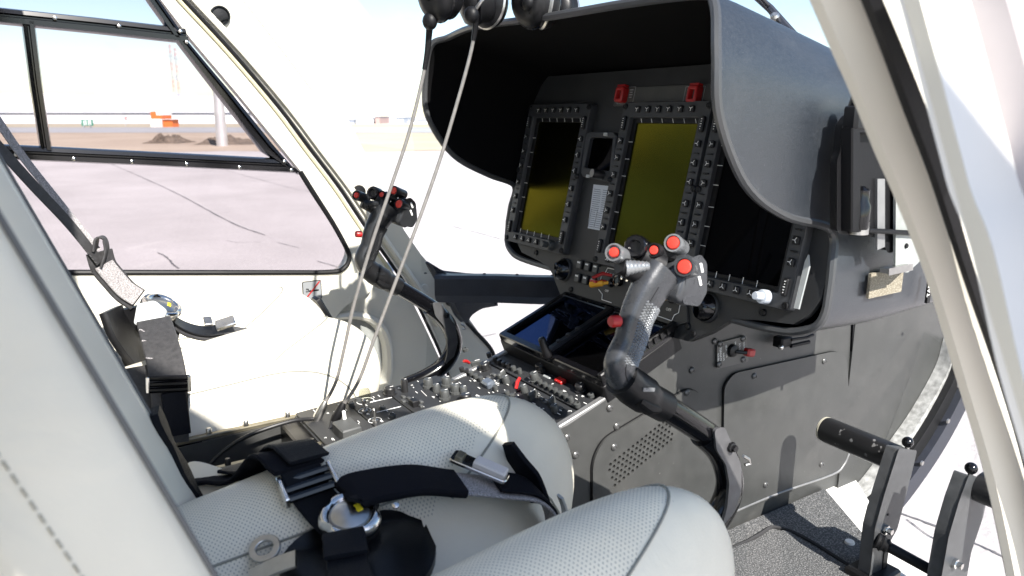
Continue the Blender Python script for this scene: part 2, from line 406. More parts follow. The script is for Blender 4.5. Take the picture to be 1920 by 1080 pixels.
# ================================================================== SETTING
def ground_mat(name, c1, c2, sc, cr=0.0):
    m = mat(name, c1, .9, bump=.3, bscale=60, dist=.01); n = m.node_tree; L = n.links; b = n.nodes['Principled BSDF']
    tc = n.nodes.new('ShaderNodeTexCoord'); a = n.nodes.new('ShaderNodeTexNoise'); a.inputs['Scale'].default_value = sc; a.inputs['Detail'].default_value = 10; a.inputs['Roughness'].default_value = .65
    L.new(tc.outputs['Object'], a.inputs[0]); r = n.nodes.new('ShaderNodeValToRGB'); r.color_ramp.elements[0].position = .35; r.color_ramp.elements[1].position = .68
    r.color_ramp.elements[0].color = (*c1, 1); r.color_ramp.elements[1].color = (*c2, 1); L.new(a.outputs['Fac'], r.inputs[0])
    g = n.nodes.new('ShaderNodeTexNoise'); g.inputs['Scale'].default_value = 45; g.inputs['Detail'].default_value = 5; L.new(tc.outputs['Object'], g.inputs[0])
    r2 = n.nodes.new('ShaderNodeValToRGB'); r2.color_ramp.elements[0].position = .3; r2.color_ramp.elements[1].position = .7; r2.color_ramp.elements[0].color = (.8, .8, .8, 1); r2.color_ramp.elements[1].color = (1, 1, 1, 1); L.new(g.outputs['Fac'], r2.inputs[0])
    x = n.nodes.new('ShaderNodeMix'); x.data_type = 'RGBA'; x.blend_type = 'MULTIPLY'; x.inputs[0].default_value = 1; L.new(r.outputs[0], x.inputs[6]); L.new(r2.outputs[0], x.inputs[7]); L.new(x.outputs[2], b.inputs['Base Color']); return m
m_apron = ground_mat('apron concrete', (.46, .425, .415), (.57, .53, .52), .35)
m_dirt = ground_mat('bare dirt', (.40, .31, .235), (.52, .42, .32), .15)
m_taxi = ground_mat('taxiway', (.36, .36, .37), (.42, .42, .43), .1)
m_dry = ground_mat('dry grass', (.42, .36, .25), (.52, .46, .34), .08)
m_crack = mat('tar seam', (.10, .095, .10), .8)
m_earth = mat('dug earth', (.15, .115, .09), .95, var=.4, vscale=4, bump=1, bscale=9, dist=.1)
m_bwhite = mat('white cladding', (.72, .73, .75), .6, var=.04, vscale=.3)
m_bgrey = mat('grey cladding', (.40, .43, .48), .6)
m_bdark = mat('dark glazing', (.10, .12, .15), .3)
m_orange = mat('orange paint', (.62, .15, .035), .5); m_green = mat('green board', (.04, .22, .15), .5); m_stop = mat('stop red', (.55, .05, .05), .5)
m_earthy = mat('faded brick', (.34, .24, .22), .7)
def sheet(name, poly, z, m, kind='structure', parent=None):
    mb = MB(); mb.add([(x, y, z) for x, y in poly], [tuple(range(len(poly)))]); o = mb.build(name, m, parent, smooth=0)
    if kind: o['kind'] = kind
    return o
ground = sheet('ground', [(-2500, -2500), (2500, -2500), (2500, 2500), (-2500, 2500)], GZ, m_apron)
def gp(pts): return [(q.x, q.y) for q in (atG(a, b) for a, b in pts)]
sheet('dirt_verge', gp([(-900, 302), (-100, 294), (180, 288), (430, 283), (640, 286), (900, 282), (1300, 270), (1300, 249), (640, 249), (200, 248), (-300, 248), (-900, 249)]), GZ + .006, m_dirt)
sheet('dry_grass_strip', gp([(610, 262), (760, 282), (1000, 280), (1500, 262), (1500, 250), (640, 250)]), GZ + .011, m_dry)
sheet('taxiway', gp([(-900, 249), (1600, 249), (1600, 239), (-900, 239)]), GZ + .02, m_taxi)
sheet('grass_infield', gp([(-900, 239), (1600, 239), (1600, 232.5), (-900, 232.5)]), GZ + .03, m_dry)
def crack(pts, w):
    P = catmull([(*atG(a, b).xy, 0) for a, b in pts], 8); L = []; Rr = []
    for i, p in enumerate(P):
        t = norm(P[min(i + 1, len(P) - 1)] - P[max(i - 1, 0)]); s = V((-t.y, t.x, 0)); q = w * (.5 + random.random() * .7); j = s * random.uniform(-w, w) * .35
        L.append((*(p + j + s * q).xy, GZ + .004)); Rr.append((*(p + j - s * q).xy, GZ + .004))
    mb = MB(); mb.grid([L, Rr]); mb.build('pavement_crack', m_crack, ground, smooth=0)
crack([(205, 306), (260, 330), (330, 362), (400, 400), (450, 425), (497, 441)], .012)
crack([(395, 402), (430, 398)], .006)
crack([(425, 320), (480, 335), (560, 356), (600, 362)], .006)
crack([(296, 474), (308, 480), (318, 488), (324, 496), (335, 504)], .010)
crack([(425, 452), (450, 455), (490, 454)], .004)
crack([(595, 490), (640, 503)], .006)
crack([(520, 455), (560, 465)], .004)
crack([(850, 425), (900, 438), (960, 455), (1000, 470)], .006)
crack([(880, 640), (905, 632), (930, 626)], .006)
crack([(1680, 960), (1760, 990), (1850, 1030), (1890, 1050)], .006)
crack([(1700, 975), (1750, 1010), (1800, 1020)], .004)

# ---- far things
def depth_at(px, py_base):
    """ground point under a far thing"""
    return atG(px, py_base)
SIDE = V((RT.x, RT.y, 0)).normalized(); BACK = V((FW.x, FW.y, 0)).normalized()
def far_box(mb, px0, px1, pyb, pyt, dep, base=None, mi=0):
    q = atG((px0 + px1) / 2, base or pyb); d = (q - CAM).dot(FW)
    a = CAM + ray(px0, pyb) * d; b = CAM + ray(px1, pyb) * d; t = CAM + ray(px0, pyt) * d
    wv = (b - a); wv.z = 0; M = Matrix((SIDE, BACK, V((0, 0, 1)))).transposed().to_4x4(); M.translation = V((a.x, a.y, 0)) + wv * .5
    zb = max(GZ, a.z) if base is None or pyb < base else GZ
    mb.box((0, dep / 2, (zb + t.z) / 2), (wv.length, dep, t.z - zb), M, mi); return q
b = thing('terminal_building', 'long low white building across the airfield seen through side window', 'building', atG(200, 231))
mb = MB(); far_box(mb, -420, 470, 231, 181, 30); mb.build('wall', m_bwhite, b)
mb = MB(); far_box(mb, -400, 110, 181, 176, 20, 230.9); mb.build('roof', m_bwhite, b)
mb = MB(); far_box(mb, 180, 300, 181, 173, 20, 230.9); mb.build('roof', m_bwhite, b)
for x in range(-40, 460, 29):
    mb = MB(); far_box(mb, x, x + 9, 196.2, 192.8, .6, 231.05, 0); mb.build('window', m_bdark, b)
mb = MB(); far_box(mb, -420, 470, 213.6, 211.0, .8, 231.06); mb.build('fascia_band', m_bdark, b)
for x in (267, 432):
    t = thing('lamp_post', 'thin dark lamp post in front of the white building, %s' % ('left of the orange shed' if x < 300 else 'right of the steel post'), 'post', atG(x, 229.5))
    for k in range(7):
        mb = MB(); far_box(mb, x - .9, x + .9, 222 - k * 5, 218.4 - k * 5, .3, 229.5); mb.build('segment', m_bgrey, t)
    mb = MB(); far_box(mb, x - .4, x + .4, 229.5, 186, .2, 229.5); mb.build('pole', m_bgrey, t)
m_mast_a = mat('faded red lattice', (.42, .20, .20), .7); m_mast_b = mat('grey lattice', (.36, .34, .36), .7)
def tower(px, pyt, wpx, label):
    q = atG(px, 230.2); d = (q - CAM).dot(FW); hgt = (CAM + ray(px, pyt) * d).z - GZ; wd = wpx / FPX * d
    t = thing('radio_mast', label, 'mast', q); mats = [m_mast_a, m_mast_b]
    for k in range(9):
        mb = MB(); z0 = GZ + hgt * k / 9; z1 = GZ + hgt * (k + 1) / 9
        for i in range(3):
            a0 = i * 2.094; a1 = (i + 1) * 2.094; c = lambda a, z: V((q.x + wd * .5 * math.cos(a), q.y + wd * .5 * math.sin(a), z))
            mb.tube([c(a0, z0), c(a0, z1)], wd * .09, 4); mb.tube([c(a0, z0), c(a1, (z0 + z1) / 2)], wd * .06, 3); mb.tube([c(a1, (z0 + z1) / 2), c(a0, z1)], wd * .06, 3)
        mb.build('lattice_section', mats[k % 2], t)
    for k, zf in enumerate((.35, .58, .85)):
        mb = MB(); mb.tube([V((q.x, q.y, GZ + hgt * zf)) - SIDE * wd * 1.3, V((q.x, q.y, GZ + hgt * zf)) + SIDE * wd * 1.6], wd * .12, 4)
        mb.tube([V((q.x, q.y, GZ + hgt * zf - wd)) + SIDE * wd * 1.5, V((q.x, q.y, GZ + hgt * zf + wd)) + SIDE * wd * 1.5], wd * .25, 5); mb.build('antenna_arm', m_bgrey, t)
tower(332, 86, 4, 'taller red and white lattice radio mast behind the white building')
tower(341, 92, 4, 'shorter red and white lattice radio mast with dish, right of the taller')
q = atG(417, 274); t = thing('steel_post', 'tall shiny white steel post standing at the edge of the dirt', 'post', q)
d = (q - CAM).dot(FW); hgt = (CAM + ray(407, 171) * d).z - GZ; r = 9.0 / FPX * d
mb = MB(); mb.lathe([(r * 1.15, 0), (r * 1.12, hgt * .3), (r, hgt * .9), (r, hgt)], 20, Matrix.Translation(q)); mb.build('tube', mat('galvanised', (.68, .66, .68), .3, .75, var=.1, vscale=2), t)
mb = MB(); mb.lathe([(r * 1.04, 0), (r * 1.04, .12), (r * .8, .14)], 20, Matrix.Translation(q + V((0, 0, hgt)))); mb.build('cap', m_black, t)
t = thing('airfield_sign', 'green board with white marks standing beyond the taxiway', 'sign', atG(163, 240))
mb = MB(); far_box(mb, 153, 174, 236, 224, .2, 240); o = mb.build('board', m_green, t)
for x in (157, 170):
    mb = MB(); far_box(mb, x - .6, x + .6, 240, 236, .15, 240); mb.build('leg', m_bgrey, t)
for x in (159.5, 168):
    mb = MB()
    for a, b2, c, e in ((-2.5, 2.5, 226.5, 225.7), (-2.5, 2.5, 230.3, 229.5), (-2.5, 2.5, 234.3, 233.5), (-2.5, -1.3, 234, 226), (1.3, 2.5, 234, 226)): far_box(mb, x + a, x + b2, c, e, .05, 240.1)
    mb.build('numeral', m_legend, o)
t = thing('stop_sign', 'small red round stop sign on a thin post', 'sign', atG(236, 238))
q = atG(236, 238); d = (q - CAM).dot(FW); c = CAM + ray(236, 222.5) * d; mb = MB(); mb.prism(circ(3.4 / FPX * d, 8), .05, frame(c, -BACK)); mb.build('plate', m_stop, t)
mb = MB(); far_box(mb, 233.6, 238.4, 223.1, 221.9, .04, 238.06); mb.build('bar', m_legend, t)
mb = MB(); far_box(mb, 235.6, 236.4, 238, 223, .05, 238); mb.build('post', m_bgrey, t)
t = thing('marker_shed', 'orange and white checkered shed beyond the taxiway', 'shed', atG(293, 238.5))
for i, (x0, x1, y0, y1, m) in enumerate(((283, 293, 223, 209, m_orange), (293, 304, 216, 209, m_bwhite), (283, 304, 238.5, 223, m_bwhite), (293, 304, 223, 216, m_orange))):
    mb = MB(); far_box(mb, x0, x1, y0, y1, 3, 238.5); mb.build('panel', m, t)
t = thing('orange_box', 'small orange box standing right of the checkered shed', 'box', atG(315, 238.5))
mb = MB(); far_box(mb, 306, 324, 238.3, 224, 2, 238.5); mb.build('body', m_orange, t); mb = MB(); far_box(mb, 305, 325, 224, 223, 2.1, 238.6); mb.build('lid', m_bwhite, t)
def mound(x0, x1, pyb, ht, label, sd):
    rnd = random.Random(sd); a = atG(x0, pyb); c = atG(x1, pyb); mb = MB(); rows = []
    for i in range(26):
        row = []
        for j in range(9):
            u = i / 25; v = j / 8 * 2 - 1; p = a.lerp(c, u) + BACK * (v * 1.3)
            h = ht * (1 - v * v) * math.sin(math.pi * u) ** .6 * (.45 + .8 * rnd.random() + .3 * math.sin(u * 17 + sd))
            row.append((p.x, p.y, GZ + .01 + max(0, h)))
        rows.append(row)
    mb.grid(rows); o = mb.build('dirt_mound', m_earth, None, smooth=0); tag(o, label, 'mound')
mound(285, 352, 268, .42, 'dark heap of dug earth left of the steel post', 3)
mound(380, 482, 270, .36, 'low dark earth heap around the foot of the steel post', 5)
for k, (x0, x1, yt, m, lab) in enumerate(((632, 664, 225, m_bgrey, 'low grey building far right of the side window'), (668, 700, 222, m_bwhite, 'pale hangar between two grey buildings on the horizon'), (704, 712, 219, m_earthy, 'narrow reddish tower on the horizon'), (743, 757, 221, m_bgrey, 'small dark blue grey box building by the hanging cords'), (765, 830, 224, m_bwhite, 'long pale building behind the glareshield edge'))):
    t = thing('far_building', lab, 'building', atG((x0 + x1) / 2, 232)); mb = MB(); far_box(mb, x0, x1, 232, yt, 12, 232); mb.build('wall', m, t)
    mb = MB(); far_box(mb, x0 - .5, x1 + .5, yt, yt - 1, 12.4, 232.05); mb.build('roof', m_bgrey, t)
    for j in range(2):
        xa = x0 + (x1 - x0) * (.2 + .4 * j); mb = MB(); far_box(mb, xa, xa + (x1 - x0) * .2, 229, 226.5, .4, 231.95); mb.build('window', m_bdark, t)

# ================================================================== HELICOPTER SHELL
FL = 0.24
fus = thing('helicopter_fuselage', 'cream and navy helicopter cabin shell with slanted posts, floor and curved nose frame', 'helicopter', (.4, 0, FL))
WY = .78
seal_px = [(320, -30), (343, 0), (433, 97), (520, 200), (580, 280), (633, 350), (673, 410), (707, 460), (740, 507), (775, 560), (800, 610), (826, 668), (846, 730), (856, 800)]
def widen(pts, dx, dy=0): return [(a + dx, b + dy) for a, b in pts]
# floor
mb = MB(); mb.prism([(-.9, -.70), (1.22, -.70), (1.24, -.31), (1.36, -.24), (1.44, -.15), (1.44, .15), (1.3, .3), (1.22, .70), (-.9, .70)], .04, Matrix.Translation((0, 0, FL - .05))); mb.build('floor', m_white, fus)
# left post between door and windshield
post_out = [(560, -30), (575, 20), (606, 110), (655, 228), (716, 350), (758, 432), (790, 478), (815, 506), (853, 560), (884, 604), (921, 655), (934, 700), (940, 800)]
mb = MB(); lp = px2(widen(seal_px, 9), WY) + px2(post_out[::-1], WY)
plate(mb, lp, [], .03, XZp(WY)); mb.build('left_post', m_post, fus)
# post ridge: rolled inner flange
mb = MB(); mb.tube(catmull([atY(a, b2, WY - .004) for a, b2 in widen(seal_px[:11], 22)], 3), .009, 8); mb.build('left_post_flange', m_post, fus)
mb = MB(); mb.tube(catmull([atY(a, b2, WY - .002) for a, b2 in widen(seal_px, 2)], 4), .0045, 8); mb.build('door_seal', m_rubber, fus)
mb = MB(); mb.tube(catmull([atY(a, b2, WY - .001) for a, b2 in widen(seal_px[:9], -8)], 4), .0048, 8); mb.build('seal_lip', m_olive, fus)
mb = MB(); mb.tube(catmull([atY(a, b2, WY + .001) for a, b2 in [(440, -20), (455, 0), (520, 84), (585, 170)]], 4), .0012, 6); mb.build('panel_joint', m_rubber, fus)
mb = MB(); mb.tube(catmull([atY(a, b2, WY) for a, b2 in [(850, 556), (876, 575), (874, 600), (888, 618), (921, 655), (932, 690)]], 6), .006, 8); mb.build('chin_window_seal', m_rubber, fus)
# round plugs and vents on the post
def blank(px, py, r, m, name, ry=1.0, y=WY):
    c = atY(px, py, y); mb = MB(); M = frame(c, (0, -1, 0)) @ Matrix.Diagonal((1, ry, 1, 1)); mb.lathe([(r, 0), (r, .002), (r * .93, .0045), (r * .5, .0055), (.0005, .006)], 28, M); return mb.build(name, m, fus)
o = blank(412, 30, .021, m_black, 'air_vent')
c = atY(412, 30, WY); mb = MB(); mb.tube([c + V((.019 * math.cos(a), -.007, .019 * math.sin(a))) for a in [k * 2 * math.pi / 24 for k in range(24)]], .0022, 6, closed=True)
mb.tube([c + V((-.016, -.0085, -.004)), c + V((0, -.0095, -.009)), c + V((.016, -.0085, -.004))], .0016, 6); mb.build('vent_ring', m_gloss, o)
blank(673, 360, .0175, m_black, 'hole_plug'); blank(845, 563, .0172, m_black, 'hole_plug'); blank(795, 545, .0145, m_post, 'cover_plug', 1.3)
o = blank(799, 546, .0016, m_black, 'plug_screw')
# nose beam, windshield and chin glass
nose = [(.84, .735), (.87, .70), (1.0, .61), (1.11, .52), (1.35, .39), (1.6, .2), (1.7, 0)]; nose = nose + [(x, -y) for x, y in nose[-2::-1]]
NP = catmull([(x, y, 0) for x, y in nose], 5)
rings = []
for i, p in enumerate(NP):
    if p.y < -.10 or p.y > .705: continue
    t = norm(NP[min(i + 1, len(NP) - 1)] - NP[max(i - 1, 0)]); s = V((-t.y, t.x, 0))
    rings.append([p + s * a + V((0, 0, zz)) for a, zz in ((.012, .60), (-.012, .606), (-.04, .606), (-.046, .598), (-.046, .555), (-.03, .533), (.004, .533), (.012, .545))])
mb = MB(); mb.loft(rings); nb = mb.build('nose_beam', m_navy, fus)
mb = MB()
for i in range(3, len(NP) - 24, 3): mb.lathe([(.0045, 0), (.004, .002), (.001, .003)], 8, Matrix.Translation(NP[i] + V((0.0, 0, .6055)) + norm(V((-.6, -.6 if NP[i].y > 0 else .6, 0))) * .018))
mb.build('fastener', m_black, nb)
mb = MB(); mb.prism(roundpoly(px2([(806, 494), (835, 512), (880, 517), (925, 519), (930, 572), (900, 577), (880, 590), (873, 606), (860, 592), (845, 560), (826, 530)], .70), [.004, .01, 0, 0, 0, .012, .012, .006, .01, 0, 0]), .03, XZp(.69), 0, .004); mb.build('beam_flare', m_navy, nb)
mb = MB(); mb.prism(px2([(930, 519), (932, 519), (932, 572), (930, 572)], .68), .004, XZ(.688)); mb.build('beam_joint', m_rubber, nb)
top = [(.26, .62), (.29, .5), (.31, .3), (.31, 0)]; top = top + [(x, -y) for x, y in top[-2::-1]]; TP = catmull([(x, y, 0) for x, y in top], 10)
def skin(up, lo, zu, zl, bulge, off=0.0, n=10):
    rows = []
    for k in range(n + 1):
        t = k / n; r = []
        for j in range(49):
            a = up[int(j / 48 * (len(up) - 1))]; b_ = lo[int(j / 48 * (len(lo) - 1))]
            p = a.lerp(b_, t); p.z = zu + (zl - zu) * t; s = math.sin(math.pi * t) * bulge
            r.append(p + V((s * .8 + off, (s * .5 + off) * (1 if p.y > 0 else -1) * min(1, abs(p.y) * 2), s * .6 + off)))
        rows.append(r)
    return rows
def pane(rows_a, rows_b, name, m):
    mb = MB(); mb.grid(rows_a); mb.grid(rows_b, flip=True); return mb.build(name, m, fus)
pane(skin(TP, NP, 1.45, .60, .30), skin(TP, NP, 1.45, .60, .30, .004), 'windshield', m_shield)
lo = [(.78, .70), (.95, .62), (1.15, .5), (1.32, .36), (1.4, .2), (1.42, 0)]; lo = lo + [(x, -y) for x, y in lo[-2::-1]]; LP = catmull([(x, y, 0) for x, y in lo], 6)
pane(skin(NP, LP, .535, .12, .05), skin(NP, LP, .535, .12, .05, .004), 'chin_window', m_shield)
# keel frame of the chin window beside the console (navy, rubber, worn edge)
def keel(pts, y0, y1, w, name, m, sc=1.0):
    P = catmull([atY(a, b2, y0) for a, b2 in pts], 5); mb = MB(); rings = []
    for i, p in enumerate(P):
        t = norm(P[min(i + 1, len(P) - 1)] - P[max(i - 1, 0)]); s = t.cross(V((0, 1, 0)))
        rings.append([p - s * w / 2, p + s * w / 2, p + s * w / 2 + V((0, y1 - y0, 0)), p - s * w / 2 + V((0, y1 - y0, 0))])
    mb.loft(rings); return mb.build(name, m, fus)
keel([(1800, 640), (1782, 700), (1735, 785), (1690, 850), (1640, 918), (1610, 945)], -.185, -.155, .028, 'keel_edge', mat('worn edge', (.33, .33, .32), .7, var=.4, vscale=80, bump=.5, bscale=400))
keel([(1812, 660), (1795, 715), (1750, 800), (1702, 872), (1655, 935), (1625, 960)], -.20, -.165, .035, 'keel_rubber', m_rubber)
o = keel([(1832, 690), (1812, 745), (1770, 825), (1720, 900), (1672, 960), (1640, 990)], -.215, -.17, .045, 'keel_frame', m_navy)
for px, py in ((1797, 722), (1777, 789), (1728, 868)):
    mb = MB(); mb.lathe([(.006, 0), (.005, .003), (.001, .003)], 10, frame(atY(px, py, -.216), (0, -1, 0))); mb.build('fastener', m_steel, o)
# right post, seen at the door opening
A0 = [(1500, -70), (1527, 0), (1573, 107), (1600, 167), (1650, 290), (1683, 365), (1745, 525), (1803, 720), (1857, 905), (1896, 1090), (1925, 1240)]
A1 = [(1592, -70), (1625, 0), (1668, 110), (1705, 210), (1740, 300), (1763, 365), (1815, 525), (1882, 722), (1930, 890), (1965, 1060), (1990, 1240)]
B1 = [(1630, -70), (1660, 0), (1702, 100), (1745, 210), (1772, 300), (1790, 365), (1836, 525), (1896, 722), (1945, 890), (1985, 1060), (2010, 1240)]
def band(p0, p1, y0, y1, depth, name, m, parent):
    n = min(len(p0), len(p1)); mb = MB(); a = catmull([atY(x, y, y0) for x, y in p0[:n]], 4); c = catmull([atY(x, y, y1) for x, y in p1[:n]], 4)
    rings = []
    for q, r in zip(a, c):
        e = (r - q); e1 = q + e * .12; e2 = q + e * .88
        rings.append([q + V((.004, .006, 0)), e1, e2, r + V((.004, .006, 0)), r + V((depth, depth * .8, 0)), q + V((depth, depth * .8, 0))])
    mb.loft(rings); return mb.build(name, m, parent)
band(A0, A1, -.700, -.715, .02, 'right_post', m_post, fus)
band(A1, B1, -.728, -.732, .015, 'right_door_seal', m_rubber, fus)
# unseen inner face of right post, sized to shade seat but not grip
rp = px2(widen(seal_px[:11], 9), WY) + px2(0*post_out, WY) + px2(widen(seal_px[:11], 36)[::-1], WY)
mb = MB(); plate(mb, rp, [], .02, XZp(-.700)); mb.build('right_post_inner', m_post, fus)
# roof, aft post and aft bulkhead (out of frame, they shade the cabin)
mb = MB(); rows = []
for i in range(9):
    x = -1.1 + i * .14; rows.append([(x, math.sin(a) * .76, 1.30 + .22 * math.cos(a) ** .8) for a in [math.radians(-88 + 176 * k / 16) for k in range(17)]])
mb.grid(rows); rows2 = [[(x, y * .985, z - .02) for x, y, z in r] for r in rows]; mb.grid(rows2, flip=True); mb.build('roof', m_cream, fus)
for s in (-1, 1):
    mb = MB(); mb.prism([(-.35, .24), (-.03, .24), (-.03, 1.32), (-.35, 1.32)], .03, XZ(s * .735 + .015)); mb.build('aft_post', m_cream, fus)
mb = MB(); mb.box((-1.08, 0, .80), (.03, 1.4, 1.1)); mb.build('aft_bulkhead', m_cream, fus)
# right sill below the door opening
mb = MB(); mb.prism([(-.1, .18), (1.0, .18), (.96, .30), (.85, .37), (-.1, .38)], .05, XZ(-.69)); mb.build('right_sill', m_cream, fus)

# ================================================================== LEFT DOOR
dr = thing('cabin_door', 'closed cream cabin door on the far side with black barred window', 'door', (.2, WY, FL))
win = px2([(-420, 512), (640, 512), (660, 470), (587, 360), (563, 320), (520, 267), (443, 173), (358, 73), (302, 0)], WY) + [(.16, 1.40), (-.42, 1.40)]
win = roundpoly(win, [0, .05, .03, .02, 0, 0, 0, 0, 0, .03, .03])
outl = [(-.48, .20)] + px2([(852, 800), (843, 730), (822, 668), (795, 610), (770, 560), (735, 507), (702, 460), (668, 410), (628, 350), (575, 280), (515, 200), (428, 97), (338, 0)], WY) + [(.22, 1.45), (-.48, 1.45)]
pc = atY(672, 672, WY); pocket = [(pc.x - .06 + .135 * math.copysign(abs(math.cos(a)) ** .75, math.cos(a)), pc.z - .01 + .125 * math.copysign(abs(math.sin(a)) ** .75, math.sin(a))) for a in [k * 2 * math.pi / 40 for k in range(40)]]
mb = MB(); plate(mb, outl, [win, pocket], .032, XZp(WY)); mb.build('door_panel', m_cream, dr)
# raised lower trim with rounded edge
mb = MB(); tl = roundpoly(px2([(-420, 520), (615, 520), (690, 512), (688, 540), (640, 562), (610, 600), (-420, 645)], WY), [0, .01, .02, .02, .03, .02, 0]); mb.prism(tl, .022, XZ(WY), 0, .008); mb.build('door_sill', m_cream, dr)
# storage pocket
def scaled(poly, k, c): return [(c[0] + (x - c[0]) * k, c[1] + (y - c[1]) * k) for x, y in poly]
pcx = (sum(p[0] for p in pocket) / 40, sum(p[1] for p in pocket) / 40)
mb = MB(); rr = [[(x, yy, z) for x, z in scaled(pocket, k, pcx)] for k, yy in ((1.14, WY - .001), (1.12, WY - .014), (1.06, WY - .02), (1.0, WY - .014), (.97, WY + .0), (.95, WY + .028))]
mb.loft([[V(p) for p in r] for r in rr], caps=False); mb.build('pocket_rim', m_cream, dr)
mb = MB(); rr = [[V((x, yy, z)) for x, z in scaled(pocket, k, pcx)] for k, yy in ((.965, WY + .01), (.95, WY + .04), (.9, WY + .055), (.4, WY + .06))]; mb.loft(rr); mb.build('pocket', mat('pocket liner', (.26, .27, .26), .6, var=.08), dr)
# black window frame bars
def bar(pts, r, name='window_bar', fl=.55, m=m_gloss, off=.010):
    mb = MB(); P = catmull([atY(a, c, WY - off) for a, c in pts], 4); mb.tube(P, r, 12, flat=1.0); 
    return mb.build(name, m, dr)
bars = []
def flatbar(pu, pl, name='window_bar', y=WY):
    """bar between an upper and a lower pixel line, with a raised round bead"""
    a = [atY(*p, y - .006) for p in pu]; c = [atY(*p, y - .006) for p in pl]; mb = MB(); rings = []
    for q, r in zip(a, c):
        e = r - q; O = V((0, -1, 0))
        rings.append([q + O * 0, q + e * .10 + O * .012, q + e * .34 + O * .014, q + e * .42 + O * .006, q + e * .5 + O * .006, q + e * .58 + O * .016, q + e * .9 + O * .016, r + O * 0, r - O * .012, q - O * .012])
    mb.loft(rings); return mb.build(name, m_gloss, dr)
fb1 = flatbar([(-300, -26), (0, 14), (180, 33), (345, 52)], [(-300, 12), (0, 45), (180, 63), (352, 82)])
fb2 = flatbar([(-300, 262), (0, 270), (260, 283), (530, 297)], [(-300, 292), (0, 299), (260, 310), (562, 325)])
flatbar([(39, 38), (55, 160), (74, 278)], [(66, 42), (80, 160), (98, 282)])
flatbar([(278, -40), (298, 0), (352, 78), (437, 178), (513, 272), (560, 328)], [(258, -25), (280, 8), (338, 88), (415, 188), (490, 284), (530, 310)])
for px, py in ((103, 34), (223, 49), (338, 59), (350, 79)):
    mb = MB(); mb.lathe([(.0042, 0), (.0038, .0025), (.001, .0038)], 10, frame(atY(px, py, WY - .021), (0, -1, 0))); mb.build('screw', m_chrome, fb1)
for px, py in ((138, 298), (247, 303), (350, 308), (449, 314), (533, 303), (546, 319), (30, 290)):
    mb = MB(); mb.lathe([(.0042, 0), (.0038, .0025), (.001, .0038)], 10, frame(atY(px, py, WY - .023), (0, -1, 0))); mb.build('screw', m_chrome, fb2)
mb = MB(); mb.tube(catmull([atY(a, c, WY - .004) for a, c in [(-300, 511), (100, 511), (500, 511), (620, 510), (645, 502), (655, 485), (650, 466), (625, 420), (590, 365), (563, 322)]], 5), .0062, 8); mb.build('window_seal', m_rubber, dr)
mb = MB(); mb.prism(scaled(win, 1.006, (.05, 1.0)), .004, XZp(WY + .012)); mb.build('window_pane', m_glass, dr)
# placard
c = atY(585, 544, WY - .0225); M = frame(c, (0, -1, 0)); mb = MB(); mb.prism(rrect(.0475, .047, .004, 3), .0015, M); plc = mb.build('placard', m_rubber, dr)
mb = MB(); mb.prism(rrect(.044, .0435, .003, 3), .0008, M @ Matrix.Translation((0, 0, .0012))); mb.build('placard_face', mat('placard grey', (.24, .25, .26), .5), plc)
mb = MB(); mb.box((0.003, -.001, .0025), (.026, .0035, .0008), M); mb.box((-.013, .004, .0025), (.003, .004, .0008), M); mb.box((-.0095, .003, .0025), (.002, .004, .0008), M); mb.box((-.0135, -.002, .0025), (.005, .002, .0008), M); mb.build('cigarette_symbol', m_rubber, plc)
mb = MB(); mb.box((0, 0, .0032), (.056, .003, .0008), M @ Matrix.Rotation(math.radians(47), 4, 'Z')); mb.build('red_bar', m_red, plc)

# ================================================================== OPEN RIGHT DOOR
rd = thing('cabin_door', 'open cream door leaf at the near side, its edge beside the slanted post', 'door', (.42, -.80, FL))
C0 = [(1680, -30), (1694, 0), (1722, 100), (1752, 210), (1776, 300), (1794, 365), (1838, 525), (1897, 722), (1945, 890), (1985, 1060)]
C1 = [(1714, -30), (1725, 0), (1752, 100), (1780, 210), (1804, 300), (1822, 365), (1862, 470), (1915, 700), (1970, 890), (2010, 1060)]
def leaf(p0, p1, x0, x1, name, m):
    n = min(len(p0), len(p1)); a = catmull([atX(x, y, x0) for x, y in p0[:n]], 4); c = catmull([atX(x, y, x1) for x, y in p1[:n]], 4)
    mb = MB(); mb.loft([[q, r, r + V((.03, .003, 0)), q + V((.03, .003, 0))] for q, r in zip(a, c)]); return mb.build(name, m, rd)
leaf(C0, C1, .42, .42, 'leaf_edge', m_post)
def shift_x(p, x0, x1): return [atX(a, b2, x0) + V((x1 - x0, 0, 0)) for a, b2 in p]
a = catmull(shift_x(C1, .42, .421), 4); c = catmull(shift_x(C1, .42, .475), 4)
mb = MB(); mb.loft([[q, r, r + V((.0, .012, 0)), q + V((0, .012, 0))] for q, r in zip(a, c)]); mb.build('leaf_return', m_white, rd)  # sunlight on this outward face put in as white paint
a = c; mb = MB(); e1 = [q + V((.0, -.019, 0)) for q in a]; mb.loft([[q, r, r + V((.02, 0, 0)), q + V((.02, 0, 0))] for q, r in zip(a, e1)]); mb.build('leaf_trim', m_leafshade, rd)
f1 = [q + V((.028, .0, 0)) for q in e1]; mb = MB(); mb.loft([[q + V((.001, 0, 0)), r, r + V((0, .01, 0)), q + V((.001, .01, 0))] for q, r in zip(e1, f1)]); mb.build('leaf_step', m_white, rd)  # white again, for the sun on the outward step
g1 = [q + V((0, -.062, 0)) for q in f1]; mb = MB(); mb.loft([[q, r, r + V((.02, 0, 0)), q + V((.02, 0, 0))] for q, r in zip(f1, g1)]); mb.build('leaf_panel', m_leafshade, rd)
h1 = [q + V((-.004, -.05, 0)) for q in g1]; mb = MB(); mb.loft([[q + V((-.012, .001, 0)), r, r + V((.02, 0, 0)), q + V((.02, 0.001, 0))] for q, r in zip(g1, h1)]); mb.build('window_bar', m_gloss, rd)

